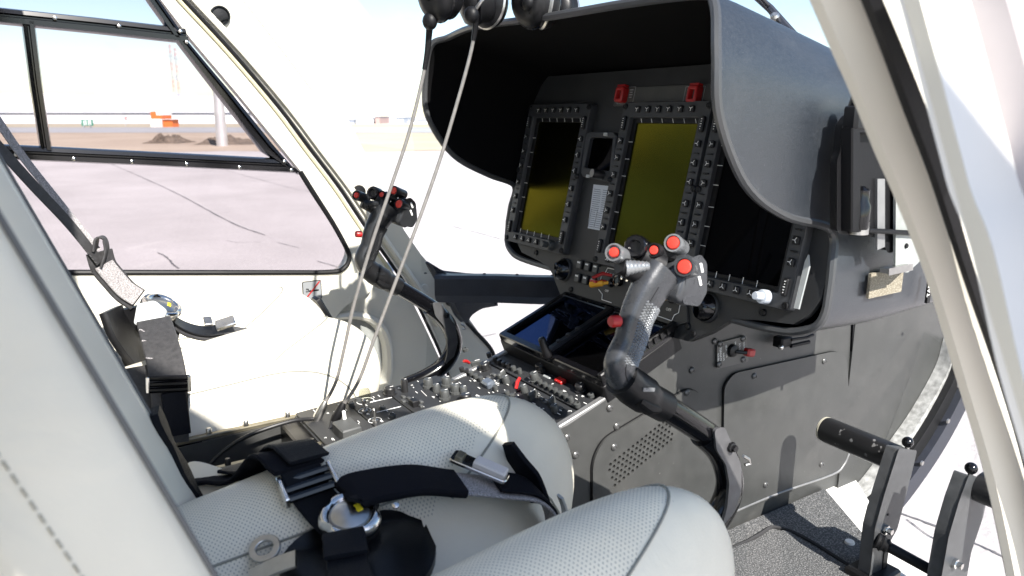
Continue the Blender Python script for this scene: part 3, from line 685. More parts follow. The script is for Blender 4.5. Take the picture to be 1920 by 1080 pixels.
# ================================================================== ADDED ROTOR, unseen above the cabin, placed and sized to shade the near seat
mr = thing('shading_rotor', 'added rotor above the cabin roof, unseen, its blade shading the near seat', 'rotor', (-1.43, .05, 1.55))
HZ = 2.30; HUB = V((-1.40, .05, HZ))
mb = MB(); mb.lathe([(.30, 0), (.22, .18), (.10, .30), (.075, .62), (.075, .80)], 24, Matrix.Translation((-1.5, .05, 1.42))); mb.build('mast', m_alu, mr)
mb = MB(); mb.lathe([(.10, -.08), (.22, -.05), (.24, .0), (.20, .06), (.06, .10)], 24, Matrix.Translation(HUB)); mb.build('hub', m_black, mr)
BD = V((.56, -.83, 0)).normalized()
for k in range(4):
    d = Matrix.Rotation(math.radians(90 * k), 3, 'Z') @ BD; s = V((-d.y, d.x, 0)); mb = MB(); rings = []
    for t, c, th in ((.18, .10, .05), (.5, .12, .05), (.8, .30, .045), (1.1, .46, .04), (4.8, .46, .03), (5.2, .30, .02)):
        p = HUB + d * t + V((0, 0, -.012 * t * t * .5)); rings.append([p + s * (a * c) + V((0, 0, b2 * th)) for a, b2 in ((.5, 0), (.35, .5), (0, .6), (-.5, .05), (-.5, -.05), (0, -.4), (.35, -.4))])
    mb.loft(rings); mb.build('blade', m_bgrey, mr, smooth=50)
# ================================================================== INSTRUMENT PANEL
KT = .223; SS = math.hypot(1, KT)
PM = Matrix(((0, KT / SS, -1 / SS, .9455), (-1, 0, 0, 0), (0, 1 / SS, KT / SS, 1.0), (0, 0, 0, 1)))
PMI = PM.inverted()
def pa(px, py, c=0.0):
    n = PM.col[2].xyz; o = PM @ V((0, 0, c)); q = PMI @ on(px, py, n, n.dot(o)); return (q.x, q.y)
def PT(a, b, c=0.0): return PM @ Matrix.Translation((a, b, c))
ip = thing('instrument_panel', 'dark grey instrument panel under a deep black glareshield hood', 'instrument panel', (.9, 0, .65))
plo = [(-.392, .085), (-.392, -.255)] + [pa(*p) for p in ((970, 456), (978, 473), (1012, 490), (1029, 501), (1037, 517), (1050, 551), (1062, 568), (1180, 612), (1290, 640), (1330, 625), (1373, 598), (1420, 600), (1487, 608), (1513, 593), (1540, 560), (1556, 500))] + [(.392, -.17), (.392, .085)]
mb = MB(); mb.prism(plo[::-1] if False else plo, .012, PT(0, 0, -.012)); mb.build('panel_plate', m_panel, ip)
# --- softkeys with white Y marks
def key_mesh(name, rot, w=.0112, h=.0118, ym=True):
    mb = MB(); mb.prism(rrect(w, h, .0022, 2), .0042, None, 0, .0012)
    if ym:
        R = Matrix.Rotation(math.radians(rot), 4, 'Z') @ Matrix.Translation((0, 0, .0043))
        for a in (90, 210, 330):
            mb.box((.0022, 0, 0), (.0042, .0008, .0003), R @ Matrix.Rotation(math.radians(a), 4, 'Z'), 1)
    return mb.mesh(name, [m_black, m_legend])
K_side_l = key_mesh('softkey', -90); K_side_r = key_mesh('softkey', 90); K_top = key_mesh('softkey', 180); K_bot = key_mesh('softkey', 0)
mb = MB(); mb.prism(rrect(.0095, .026, .003, 3), .005, None, 0, .0014)
for k in range(5): mb.box((0, -.008 + k * .004, .0051), (.0016 + .001 * (k % 3), .0012, .0003), None, 1)
K_rock = mb.mesh('rocker', [m_black, m_legend])
mb = MB(); mb.prism(rrect(.011, .0022, .001, 2), .0028, None, 0, .0006); K_div = mb.mesh('key_divider', m_black)
mb = MB(); mb.lathe([(.0058, 0), (.0056, .002), (.0045, .003), (.0045, .0022), (.001, .002)], 12); mb.box((0, 0, .0027), (.0075, .0011, .0007)); mb.box((0, 0, .0027), (.0011, .0075, .0007)); K_screw = mb.mesh('panel_screw', m_black)
mb = MB(); mb.box((0, 0, .0003), (.0125, .0008, .0006)); K_mark = mb.mesh('legend_mark', m_legend)
def display(ac, label, lit, dimtop=False, knob=None):
    W, H, bc = .2115, .297, -.1265
    mb = MB(); mb.ring(rrect(W, H, .006, 4), rrect(.166, .247, .003, 4, 0, -.0025), .016, PT(ac, bc, 0), 0, .0015)
    bz = mb.build('display_unit', m_bezel, ip); bz['label'] = label
    mb = MB(); mb.ring(rrect(.167, .248, .003, 4, 0, -.0025), rrect(.148, .231, .002, 4, 0, -.0025), .007, PT(ac, bc, 0), 0, .001); mb.build('screen_mask', m_rubber, bz)
    mb = MB(); mb.prism(rrect(.149, .232, .002, 3, 0, -.0025), .004, PT(ac, bc, 0)); mb.build('screen', m_screen if lit else m_screendark, bz)
    lm = m_grey_leg if dimtop else m_legend
    for s, K in ((-1, K_side_l), (1, K_side_r)):
        for i in range(6):
            b = -.048 - .031 * i - (.004 if i >= 3 else 0)
            put('softkey', K, bz, PT(ac + s * .0945, b, .016))
            if i < 5: put('key_divider', K_div, bz, PT(ac + s * .0945, b - (.0175 if i == 2 else .0155), .016))
            if s < 0: put('legend_mark', K_mark, bz, PT(ac + s * .0785, b, .0075))
        put('rocker', K_rock, bz, PT(ac + s * .0945, -.0165, .016)); put('rocker', K_rock, bz, PT(ac + s * .0945, -.2425, .016))
    for i in range(6):
        x = -.065 + .026 * i
        put('softkey', K_top, bz, PT(ac + x, .0085, .016)); put('legend_mark', K_mark, bz, PT(ac + x + .004, -.0075, .0075) @ Matrix.Rotation(math.radians(118), 4, 'Z'))
        if not (knob and i == 5):
            put('softkey', K_bot, bz, PT(ac + x, -.2625, .016)); put('legend_mark', K_mark, bz, PT(ac + x, -.2485, .0075) @ Matrix.Rotation(math.radians(90), 4, 'Z'))
    for s in (-1, 1):
        for b in (.014, -.12, -.268): put('panel_screw', K_screw, bz, PT(ac + s * (.1035 if b == -.12 else .100), b, .0155))
    if knob:
        mb = MB(); M = PT(ac + .066, -.2625, .016); mb.lathe([(.0105, 0), (.0105, .010), (.0095, .012), (.0062, .0125), (.0062, .024), (.0052, .026), (.001, .0262)], 20, M); mb.build('knob', knob, bz)
    return bz
display(-.268, 'left display with half of its glass catching olive light', True, True, m_knob)
display(.038, 'middle display with olive reflecting glass', True)
display(.256, 'right display with black glass and pale knob', False, False, m_knoblt)
# --- warning strip with guarded switches
sp = [pa(1152, 163), pa(1336, 157), pa(1336, 197), pa(1152, 201)]
x0 = pa(1155, 180)[0]; x1 = pa(1345, 178)[0]; yc = pa(1240, 180)[1]
mb = MB(); mb.prism(rrect(x1 - x0, .034, .002, 2, (x0 + x1) / 2, yc), .003, PT(0, 0, 0), 0, .0006); st = mb.build('switch_strip', m_alu, ip); st.data.materials[0] = mat('strip grey', (.065, .066, .064), .5, var=.12)
for px in (1172, 1309):
    a, b = pa(px, 180); mb = MB(); M = PT(a, b, .003)
    mb.ring(rrect(.022, .028, .004, 3), rrect(.010, .015, .001, 3), .014, M, 0, .002); mb.box((0, .016, .006), (.02, .004, .010), M); g = mb.build('switch_guard', m_red, ip)
    mb = MB(); mb.prism(rrect(.009, .014, .001, 2), .006, M); mb.build('switch_lever', m_capl, g)
    s = 1 if px < 1200 else -1
    mb = MB(); q = rrect(.044, .031, .001, 2, s * .007, 0); mb.ring(q, scaled(q, .965, (s * .007, 0)), .0006, M @ Matrix.Translation((0, 0, 0))); mb.build('switch_outline', m_grey_leg, g)
    for k in range(4):
        mb = MB(); mb.box((s * .019, .010 - k * .0045, .0004), (.009 - .002 * (k % 2), .0018, .0006), M); mb.build('legend_mark', m_grey_leg, g)
# --- standby instrument
o8 = [pa(*p) for p in ((1108, 254), (1116, 250), (1160, 250), (1166, 257), (1156, 340), (1150, 344), (1102, 333), (1099, 326))][::-1]
i8 = [pa(*p) for p in ((1116, 263), (1119, 260), (1157, 261), (1159, 264), (1153, 321), (1150, 323), (1108, 329 - 12), (1106, 314))][::-1]
mb = MB(); mb.ring(o8, i8, .014, PT(0, 0, 0), 0, .0012); sb = mb.build('standby_display', m_bezel, ip)
mb = MB(); mb.prism(scaled(i8, 1.02, i8[0]), .005, PT(0, 0, 0)); mb.build('screen', m_screendark, sb)
for px, py in ((1147, 255), (1114, 333)):
    mb = MB(); mb.prism(rrect(.010, .006, .001, 2), .003, PT(*pa(px, py), .014), 0, .0006); mb.build('button', m_plate, sb)
mb = MB(); M = PT(*pa(1140, 331), .012) @ Matrix.Rotation(math.radians(-10), 4, 'Y'); mb.lathe([(.0085, 0), (.0085, .022), (.0075, .024), (.001, .0242)], 18, M); mb.build('knob', m_knobblk, sb)
mb = MB(); mb.lathe([(.0076, .0243), (.0076, .0252), (.001, .0253)], 18, M); mb.build('knob_face', m_alu, sb)
# --- chart card
cc = [pa(*p) for p in ((1103, 428), (1140, 435), (1153, 350), (1114, 346))]
mb = MB(); mb.prism(cc, .0015, PT(0, 0, 0)); ch = mb.build('chart_card', m_paper, ip)
mb = MB(); U = V((*cc[1], 0)) - V((*cc[0], 0)); W_ = V((*cc[3], 0)) - V((*cc[0], 0)); O = V((*cc[0], 0))
for k in range(19):
    for j in range(3 if k < 8 else 2):
        t0 = .06 + j * (.31 if k < 8 else .46); ln = (.27 if k < 8 else .40) * random.uniform(.8, 1); c = O + U * (t0 + ln / 2) + W_ * (.05 + k * .047)
        mb.box((c.x, c.y, .0018), (U.length * ln, .0011, .0005), PT(0, 0, 0) @ Matrix.Translation((0, 0, 0)))
for t in (.04, .35, .66, .96):
    c = O + U * t + W_ * .24; mb.box((c.x, c.y, .0018), (.0007, W_.length * .42, .0005), PT(0, 0, 0))
mb.build('printed_rows', m_ink, ch)
# --- eyeball air vents
def eyeball(px, py, r):
    a, b = pa(px, py); M = PT(a, b, 0); mb = MB(); mb.lathe([(r * 1.02, 0), (r, .004), (r * .92, .006), (r * .86, .003)], 32, M, cap=False); v = mb.build('air_vent', m_panel, ip)
    T = M @ Matrix.Rotation(math.radians(-28), 4, 'Y') @ Matrix.Rotation(math.radians(14), 4, 'X'); mb = MB()
    mb.lathe([(r * .86, -.012), (r * .88, 0), (r * .82, .010), (r * .70, .017), (r * .62, .019), (r * .60, .017), (r * .55, -.012), (.001, -.014)], 32, T, cap=False); mb.build('vent_ball', m_gloss, v)
    mb = MB(); mb.tube([T @ V((0, -r * .5, .0)), T @ V((r * .05, 0, .006)), T @ V((0, r * .5, .0))], .0014, 6); mb.build('vent_vane', m_black, v)
eyeball(1059, 506, .0232); eyeball(1326, 576, .0245)
# --- annunciator buttons
for i, (px, py) in enumerate(((1090, 496), (1105, 500), (1120.5, 504), (1086, 521), (1101, 525), (1115.5, 529))):
    M = PT(*pa(px, py), 0); mb = MB(); mb.prism(rrect(.0155, .0175, .001, 2), .006, M, 0, .001); bt = mb.build('annunciator_button', m_black, ip)
    mb = MB(); mb.prism(rrect(.0125, .0145, .001, 2), .0012, M @ Matrix.Translation((0, 0, .0058)), 0, .0004); mb.build('button_cap', m_capl, bt)
    mb = MB(); [mb.box((-.003 + k * .003, .0035, .0075), (.0018, .0032, .0006), M) for k in range(3)]; mb.build('legend_mark', m_legend, bt)
# --- engine panel
ep = [pa(*p) for p in ((1118, 502), (1140, 498), (1290, 538), (1292, 605), (1268, 612), (1130, 566))][::-1]
mb = MB(); mb.prism(ep, .004, PT(0, 0, 0), 0, .001); eng = mb.build('engine_panel', m_panel, ip)
def outline(pts, w=.0007, parent=eng, c=.0048, m=m_legend):
    P = [PM @ V((*pa(*p), c)) for p in pts]; mb = MB(); mb.tube(P, w, 5); mb.build('outline', m, parent)
outline([(1163, 507), (1143, 503), (1139, 511), (1132, 514), (1129, 528)]); outline([(1126, 543), (1133, 552), (1132, 562), (1150, 568)])
outline([(1180, 510), (1215, 520)]); outline([(1262, 540), (1274, 545), (1277, 549), (1283, 551), (1276, 587), (1268, 591), (1263, 602), (1235, 592)])
for s, px, py, z in (('ENG 1', 1171, 509, .0085), ('FLIGHT', 1148, 515, .006), ('IDLE', 1168, 520, .006), ('OFF', 1141, 546, .006), ('ENG 2', 1243, 532, .0085), ('OFF', 1257, 581, .007), ('IDLE', 1273, 562, .006)):
    text(s, z, PT(*pa(px, py), .0046) @ Matrix.Rotation(math.radians(0 if s != 'IDLE' or px < 1200 else 90), 4, 'Z'), m_legend, eng)
def lever(p0, p1, guard):
    A = PM @ V((*pa(*p0), .004)); M = frame(A, PM.col[2].xyz); mb = MB(); mb.lathe([(.0085, 0), (.0085, .003), (.005, .008), (.001, .009)], 14, M); lv = mb.build('toggle_switch', m_gloss, eng)
    d = V((-.62, .55, -.12)).normalized(); B = A + PM.col[2].xyz * .006
    mb = MB(); mb.tube([B, B + d * .010, B + d * .012, B + d * .034, B + d * .036], [.003, .003, .0052, .0058, .0045], 14); mb.build('toggle_tip', m_yellow, lv)
    if guard:
        mb = MB(); G = A + PM.col[2].xyz * .002; e = V((0, 1, 0)); s = V((.2, 0, 1))
        for q in (-.007, .007): mb.tube([G + s * (.006 + q), G + s * (.008 + q) + d * .018 + s * .004, G + s * (.006 + q) + d * .036], [.003, .0035, .003], 6)
        mb.box((0, 0, 0), (.016, .012, .004), frame(G + d * .03 + s * .006, s)); mb.build('toggle_guard', m_red, lv)
lever((1150, 531), None, True); lever((1264, 560), None, False)
mb = MB(); M = PT(*pa(1165, 527), .004); mb.lathe([(.010, 0), (.0095, .008), (.006, .009), (.006, .0075), (.001, .0075)], 20, M); mb.build('rotary_switch', m_gloss, eng)
mb = MB(); M = PT(*pa(1181, 523), .004); mb.lathe([(.0055, 0), (.0055, .004), (.0025, .005), (.0025, .014), (.003, .016), (.001, .0165)], 14, M); mb.build('toggle_bushing', m_chrome, eng)
for p in ((1006, 474), (1071, 543), (1431, 586), (1290, 612), (1140, 487), (1230, 610), (1345, 530), (1300, 626)):
    put('panel_screw', K_screw, ip, PT(*pa(*p), 0))
# alu edge strip catching light on the right of the right display
sp = [pa(1491, 578, .016), pa(1500, 580, .016), pa(1520, 500, .016), pa(1518, 478, .016), pa(1512, 490, .016)]
mb = MB(); mb.prism(sp, .003, PT(0, 0, .0165)); mb.build('edge_plate', m_plate, ip)
# --- glareshield and housing
half = [(-.20, .706, .885), (-.33, .708, .885), (-.382, .718, .888), (-.408, .742, .893), (-.408, .80, .902), (-.398, .851, .905), (-.395, .880, .805), (-.398, .925, .722), (-.402, 1.0, .668), (-.398, 1.068, .662), (-.370, 1.126, .684), (-.33, 1.143, .70), (-.2, 1.148, .70), (0, 1.150, .70)]
sec = half + [(-y, z + (.008 if z > 1.1 else 0), x + (.034 if .86 < z < 1.12 else .012 if z > 1.12 and abs(y) > .25 else 0)) for y, z, x in half[-2::-1]]
SP = catmull([V(p) for p in sec], 6)
def hood_pt(y, z, x, k=1.0):
    t = max(0, (x - .70) / .55); kz = 1 - .30 * t * t if False else 1 - .29 * t; ky = 1 - .06 * t * t
    if z > .85: zz = .85 + (z - .85) * (1 - .42 * t)
    else: zz = z - (.022 * min(1, t * 1.6) if z < .76 else 0)
    return V((x, y * ky * k, .92 + (zz - .92) * k))
def hood_rows(k):
    rows = []
    for i in range(15):
        u = i / 14
        rows.append([hood_pt(p.x, p.y, p.z + (1.24 - p.z) * u, k) for p in SP])
    return rows
mb = MB(); ro = hood_rows(1.0); ri = hood_rows(.982); mb.grid(ro, 0); mb.grid(ri, 1, flip=True)
mb.add([p for p in ro[-1]], [tuple(range(len(ro[-1])))], 0)
mb.build('glareshield', [m_hood, m_hoodin], ip, smooth=50)
mb = MB(); mb.tube([hood_pt(p.x, p.y, p.z, .991) for p in SP], .0062, 8); mb.build('glareshield_edge', mat('edge trim', (.05, .052, .055), .32), ip)
# small parts on the housing side
YS = -.41
mb = MB(); c = atY(1660, 530, YS); mb.box((0, 0, 0), (.082, .036, .004), frame(c, (0, -1, 0))); mb.build('hook_tape', m_velcro, ip)
c = atY(1742, 538, YS - .0); mb = MB(); mb.box((0, 0, 0), (.008, .05, .004), frame(c, (0, -1, 0))); lb = mb.build('side_label', m_black, ip)
text('TAB', .011, frame(atY(1742, 545, YS - .003), (0, -1, 0)) @ Matrix.Rotation(math.radians(90), 4, 'Z'), m_legend, lb)

# ================================================================== CHART HOLDER on the hood side
hd = thing('device_holder', 'black device holder with metal plate clamped to the right side of the glareshield', 'holder', atY(1600, 450, -.43))
YH = -.418
mb = MB(); q = roundpoly(px2([(1556, 432), (1556, 300), (1562, 285), (1566, 235), (1580, 215), (1700, 205), (1720, 440), (1650, 470), (1640, 440)], YH), .008); mb.prism(q, .012, XZ(YH), 0, .003); mb.build('back_plate', m_rubber, hd)
q = px2([(1575, 432), (1575, 240), (1700, 235), (1705, 440)], YH - .01); qi = px2([(1592, 425), (1590, 250), (1690, 248), (1690, 430)], YH - .01)
mb = MB(); mb.ring(q, qi, .016, XZ(YH - .011), 0, .002); mb.build('holder_frame', m_rubber, hd)
mb = MB(); mb.box((0, 0, 0), (.035, .03, .018), frame(atY(1610, 222, YH - .02), (0, -1, 0)), 0, .004); mb.build('clamp', m_black, hd)
mb = MB(); mb.lathe([(.011, 0), (.011, .022), (.009, .024), (.001, .024)], 18, frame(atY(1602, 215, YH - .012), (0, -.3, 1))); mb.build('clamp_screw', m_gloss, hd)
c = atY(1610, 400, YH - .018); M = frame(c - V((0, 0, .02)), (0, 0, 1)); mb = MB(); mb.lathe([(.013, 0), (.014, .004), (.014, .03), (.011, .036), (.011, .05), (.004, .055)], 20, M); mb.build('swivel', m_gloss, hd)
c = atY(1610, 427, YH - .018); mb = MB(); mb.lathe([(.0125, 0), (.0125, .016), (.010, .018)], 20, frame(c - V((0, 0, .008)), (0, 0, 1))); mb.build('swivel_collar', m_steel, hd)
mb = MB(); mb.prism(px2([(1640, 468), (1640, 335), (1654, 335), (1654, 462)], YH - .012), .004, XZ(YH - .012)); mb.build('cover_edge', m_alu, hd)
q = px2([(1659, 506), (1659, 330), (1700, 330), (1716, 470), (1712, 478), (1682, 506)], YH - .004); mb = MB(); mb.prism(q, .004, XZ(YH - .016), 0, .001); mb.build('metal_plate', mat('worn white plate', (.30, .315, .30), .5, var=.15, vscale=40), hd)
q = px2([(1655, 512), (1655, 503), (1698, 494), (1698, 503)], YH - .02); mb = MB(); mb.prism(q, .014, XZ(YH - .016), 0, .002); mb.build('plate_lip', m_steel, hd)
mb = MB(); mb.lathe([(.004, 0), (.003, .002), (.001, .002)], 10, frame(atY(1699, 461, YH - .0205), (0, -1, 0))); mb.build('rivet', m_rubber, hd)

# ================================================================== CENTRE CONSOLE
CW = -.150
con = thing('centre_console', 'dark grey centre console between the seats, switch panels on top, riveted side', 'console', (.75, 0, FL))
side = [(.08, .235), (1.40, .235), (1.362, .60), (1.36, .70), (.90, .70), (.872, .625), (.745, .571), (.65, .5395), (.57, .528), (.08, .518)]
mb = MB(); mb.prism(side, .012, XZ(CW + .012)); mb.build('right_side', m_wall, con)
mb = MB(); mb.prism(side, .012, XZ(.148)); mb.build('left_side', m_wall, con)
mb = MB(); mb.prism([(1.372, .20), (1.60, .24), (1.72, .40), (1.78, .60), (1.372, .68)], .010, XZ(CW + .006)); mb.build('nose_side', m_wall, con)
mb = MB(); mb.box((0, 0, 0), (.005, .40, .004), frame((1.382, CW - .001, .45), (0, -1, 0), (-.09, 0, 1))); mb.build('side_joint', m_rubber, con)
def cover(pts, r, name, hole=None):
    q = roundpoly(px2(pts, CW), r); c = (sum(p[0] for p in q) / len(q), sum(p[1] for p in q) / len(q))
    mb = MB(); mb.prism(scaled(q, 1.012, c), .0015, XZ(CW - .0005)); mb.build('cover_gasket', m_rubber, con)
    mb = MB()
    if hole: plate(mb, q, hole, .004, XZ(CW - .0015))
    else: mb.prism(q, .004, XZ(CW - .0015), 0, .0016)
    return mb.build(name, m_wall, con)
# perforated cover
u0 = atY(1146, 888, CW); u1 = atY(1252, 803, CW); du = (u1 - u0); du2 = V((du.x, du.z)); L_ = du2.length; du2.normalize(); dv2 = V((-du2.y, du2.x)); holes = []
for r in range(-2, 4):
    for k in range(14):
        p = V((u0.x, u0.z)) + du2 * (k + (.5 if r % 2 else 0) - .4) * L_ / 13 + dv2 * (r - .4) * .0082
        holes.append(circ(.0031, 8, p.x, p.y))
pc_ = cover([(1108, 1040), (1108, 862), (1128, 822), (1286, 727), (1309, 735), (1340, 960), (1340, 1010)], [.01, .02, .03, .02, .015, .02, .01], 'vent_cover', holes)
big = cover([(1352, 965), (1355, 722), (1372, 700), (1562, 658), (1583, 668), (1592, 858), (1572, 884)], [.02, .03, .025, .025, .02, .04, .03], 'access_cover')
mb = MB(); P = [atY(*p, CW - .006) for p in ((1358, 968), (1460, 925), (1560, 890), (1582, 872), (1592, 850))]; mb.tube(catmull(P, 4), .002, 6); mb.build('cover_bead', m_alu, con)
mb = MB(); mb.lathe([(.0062, 0), (.006, .0015), (.0045, .003), (.003, .0036), (.003, .0028), (.0005, .0028)], 12); K_riv = mb.mesh('rivet', mat('dull screw', (.10, .10, .10), .35, .5))
for p, par in (((1063, 820), con), ((1079, 853), con), ((1143, 765), con), ((1156, 799), con), ((1151, 838), pc_), ((1297, 694), con), ((1288, 736), pc_), ((1414, 705), big), ((1545, 677), big), ((1435, 909), big), ((1540, 871), big), ((1340, 640), con), ((1600, 730), con), ((1606, 810), con), ((1602, 690), con), ((1590, 905), con)):
    put('screw', K_riv, par, frame(atY(*p, CW - (.0056 if par is not con else .0005)), (0, -1, 0)))
mb = MB(); mb.prism(px2([(1545, 945), (1618, 930), (1622, 940), (1556, 962)], CW), .012, XZ(CW)); mb.build('floor_angle', m_rubber, con)
# alternate static source plate
q = px2([(1342, 690), (1342, 643), (1396, 629), (1400, 676)], CW); mb = MB(); mb.prism(roundpoly(q, .003), .003, XZ(CW - .001), 0, .0006); sv = mb.build('valve_plate', mat('valve plate grey', (.10, .096, .09), .5, var=.1), con)
VM = lambda px, py: frame(atY(px, py, CW - .0046), (0, -1, 0), (-.15, 0, 1)) @ Matrix.Rotation(math.radians(-90), 4, 'Z')
for s, px, py in (('ALTERNATE', 1351, 661), ('SOURCE', 1347, 672), ('SELECTOR', 1362, 659), ('VALVE', 1357, 669), ('STATIC', 1395, 650), ('SOURCE', 1387, 653), ('PRESSURE', 1379, 652)): text(s, .0052 if s != 'ALTERNATE' else .006, VM(px, py), m_legend, sv)
for p in ((1350, 645), (1393, 635), (1348, 683), (1393, 674)): put('screw', K_riv, sv, frame(atY(*p, CW - .004), (0, -1, 0)))
A = atY(1372, 657, CW - .005); mb = MB(); mb.lathe([(.012, 0), (.011, .006), (.006, .009), (.001, .009)], 16, frame(A, (0, -1, 0))); mb.build('valve_hub', m_black, sv)
B = atY(1406, 661, CW - .022); mb = MB(); mb.tube([A + V((0, -.008, 0)), (A + B) / 2 + V((0, -.008, 0)), B], .0035, 8); mb.build('valve_stem', m_black, sv)
mb = MB(); mb.box((0, 0, 0), (.020, .014, .012), frame(B, (0, -1, 0), (.2, 0, 1)), 0, .003); mb.build('valve_handle', m_red, sv)
# latch under the panel
mb = MB(); c = atY(1468, 640, CW - .02); mb.box((0, 0, 0), (.03, .02, .02), frame(c, (0, -1, 0)), 0, .003); mb.tube([c + V((.01, -.01, .004)), c + V((.05, -.012, .002)), c + V((.07, -.012, .004))], .003, 6); mb.tube([c + V((.01, -.01, -.008)), c + V((.06, -.012, -.008))], .004, 6)
lt = mb.build('latch', m_rubber, con)
mb = MB(); mb.sphere(atY(1464, 651, CW - .03), .005); mb.build('latch_pin', m_chrome, lt)
# ---- console top
AL = math.radians(17.0); ZF = lambda x: .5405 + math.tan(AL) * (x - .65)
FM = Matrix(((0, math.cos(AL), -math.sin(AL), .65), (-1, 0, 0, 0), (0, math.sin(AL), math.cos(AL), .5405), (0, 0, 0, 1)))
AM = math.radians(3.4)
MM = Matrix(((0, math.cos(AM), -math.sin(AM), .45), (-1, 0, 0, 0), (0, math.sin(AM), math.cos(AM), .5375), (0, 0, 0, 1)))
def onM(M, px, py, c=0.0):
    n = M.col[2].xyz; o = M @ V((0, 0, c)); q = M.inverted() @ on(px, py, n, n.dot(o)); return q.x, q.y
mb = MB(); mb.prism([(-.146, -.075), (.146, -.075), (.146, .115), (-.146, .115)], .012, FM @ Matrix.Translation((0, 0, -.014))); mb.build('front_deck', m_panel, con)
mb = MB(); mb.prism([(-.146, -.13), (.146, -.13), (.146, .135), (-.146, .135)], .012, MM @ Matrix.Translation((0, 0, -.014))); mb.build('middle_deck', m_panel, con)
for s in (-1, 1):
    mb = MB(); mb.box((s * .143, .02, .002), (.012, .19, .006), FM, 0, .0015); mb.build('edge_rail', m_alu, con)
def knob_mesh(r, h, m, flute=True, n=24, skirt=0):
    mb = MB(); prof = [(r, 0), (r, h * .85), (r * .85, h), (r * .3, h * 1.01)]
    vs = []; fs = []
    N = n
    rings = []
    for rr_, z in ([(r * 1.25, 0), (r * 1.25, h * .22), (r, h * .26)] if skirt else [(r, 0)]) + [(r, h * .85), (r * .84, h), (r * .2, h * 1.01)]:
        rings.append([V((rr_ * (1 + (.05 if flute and k % 2 else 0)) * math.cos(2 * math.pi * k / N), rr_ * (1 + (.05 if flute and k % 2 else 0)) * math.sin(2 * math.pi * k / N), z)) for k in range(N)])
    mb.loft(rings); mb.box((0, r * .45, h * 1.01), (r * .12, r * .7, .0006), None, 1); return mb.mesh('knob', [m, m_legend])
K1 = knob_mesh(.0062, .013, m_knob); K2 = knob_mesh(.0075, .016, m_knob, skirt=1); K3 = knob_mesh(.0088, .013, m_knobblk, skirt=1); K4 = knob_mesh(.0055, .022, m_knobblk)
mb = MB(); mb.lathe([(.0046, 0), (.0048, .007), (.0044, .009), (.001, .0096)], 14); KB = mb.mesh('push_knob', m_knobblk)
mb = MB(); mb.lathe([(.0046, 0), (.0048, .007), (.0044, .009), (.001, .0096)], 14); KG = mb.mesh('push_knob', m_knob)
mb = MB(); mb.prism(rrect(.0075, .019, .0025, 3), .012, None, 0, .002); mb.box((0, .004, .0122), (.001, .009, .0006), None, 1); KS = mb.mesh('selector', [m_knob, m_legend])
mb = MB(); mb.lathe([(.0048, 0), (.0048, .003), (.0022, .004), (.0017, .010), (.0027, .020), (.0012, .0225)], 12); KT_ = mb.mesh('toggle', m_steel)
mb = MB(); mb.lathe([(.0055, 0), (.0055, .006), (.0035, .007), (.0035, .004), (.001, .004)], 16); KF = mb.mesh('fastener', m_knob)
mb = MB(); mb.prism(rrect(.010, .006, .001, 2), .003, None, 0, .0008); KQ = mb.mesh('push_key', m_capl)
def module(name, M, x0, x1, y0, y1, label=None):
    mb = MB(); mb.prism(rrect(x1 - x0 - .002, y1 - y0 - .002, .0015, 2, (x0 + x1) / 2, (y0 + y1) / 2), .003, M @ Matrix.Translation((0, 0, -.001)), 0, .0008); o = mb.build(name, m_panel, con)
    if label: o['label'] = label
    return o
def place(K, M, par, pts, name=None, rot=0, c=.002):
    for p in pts: put(name or K.name.split('.')[0], K, par, M @ Matrix.Translation((*onM(M, *p, c + .004), c)) @ Matrix.Rotation(math.radians(rot), 4, 'Z'))
def marks(M, par, x0, x1, y0, y1, n, sd):
    rnd = random.Random(sd); mb = MB()
    for k in range(n):
        x = rnd.uniform(x0, x1); y = rnd.uniform(y0, y1); w = rnd.choice((.003, .005, .008)); mb.box((x, y, .0026), (w, .0011, .0006), M)
        if rnd.random() < .35: mb.box((x, y - .002, .0026), (w * .6, .0009, .0006), M)
    mb.build('legend_marks', m_legend, par)
aL = module('audio_panel', FM, -.145, -.001, -.075, .034); aR = module('audio_panel', FM, .001, .138, -.075, .034)
place(KB, FM, aL, [(917, 666), (929, 674), (937, 679), (945, 683), (953, 686), (866, 693), (875, 697)]); place(KG, FM, aL, [(963, 691), (974, 696), (884, 701), (892, 706), (902, 711), (929, 728)])
place(K3, FM, aL, [(909, 688)]); place(KS, FM, aL, [(941, 705)], rot=20); place(K1, FM, aL, [(949, 714)]); place(KS, FM, aL, [(893, 683)], rot=-30)
put('lever', MB().tube([(0, 0, 0), (.004, -.006, .008), (.006, -.012, .012)], [.003, .0035, .0028], 8).mesh('lever', m_red), aL, FM @ Matrix.Translation((*onM(FM, 880, 682), .002)))
mb = MB(); x_, y_ = onM(FM, 917, 724); mb.prism(rrect(.024, .018, .004, 3, x_, y_), .012, FM, 0, .003); mb.build('cap', mat('smoke cap', (.12, .14, .17), .2, .3), aL)
place(KG, FM, aR, [(1003 + k * 9.6, 712 + k * 5.3) for k in range(1, 8)] + [(951 + k * 9.9, 738 + k * 6) for k in range(8)]); place(K2, FM, aR, [(1003, 710)])
place(K1, FM, aR, [(983, 731)]); place(KS, FM, aR, [(999, 742)], rot=10); place(KS, FM, aR, [(1034, 754)], rot=25); place(K1, FM, aR, [(1041, 768)])
put('lever', MB().tube([(0, 0, 0), (-.004, .008, .008), (-.006, .016, .012)], [.003, .0035, .0028], 8).mesh('lever', m_red), aR, FM @ Matrix.Translation((*onM(FM, 968, 731), .002)))
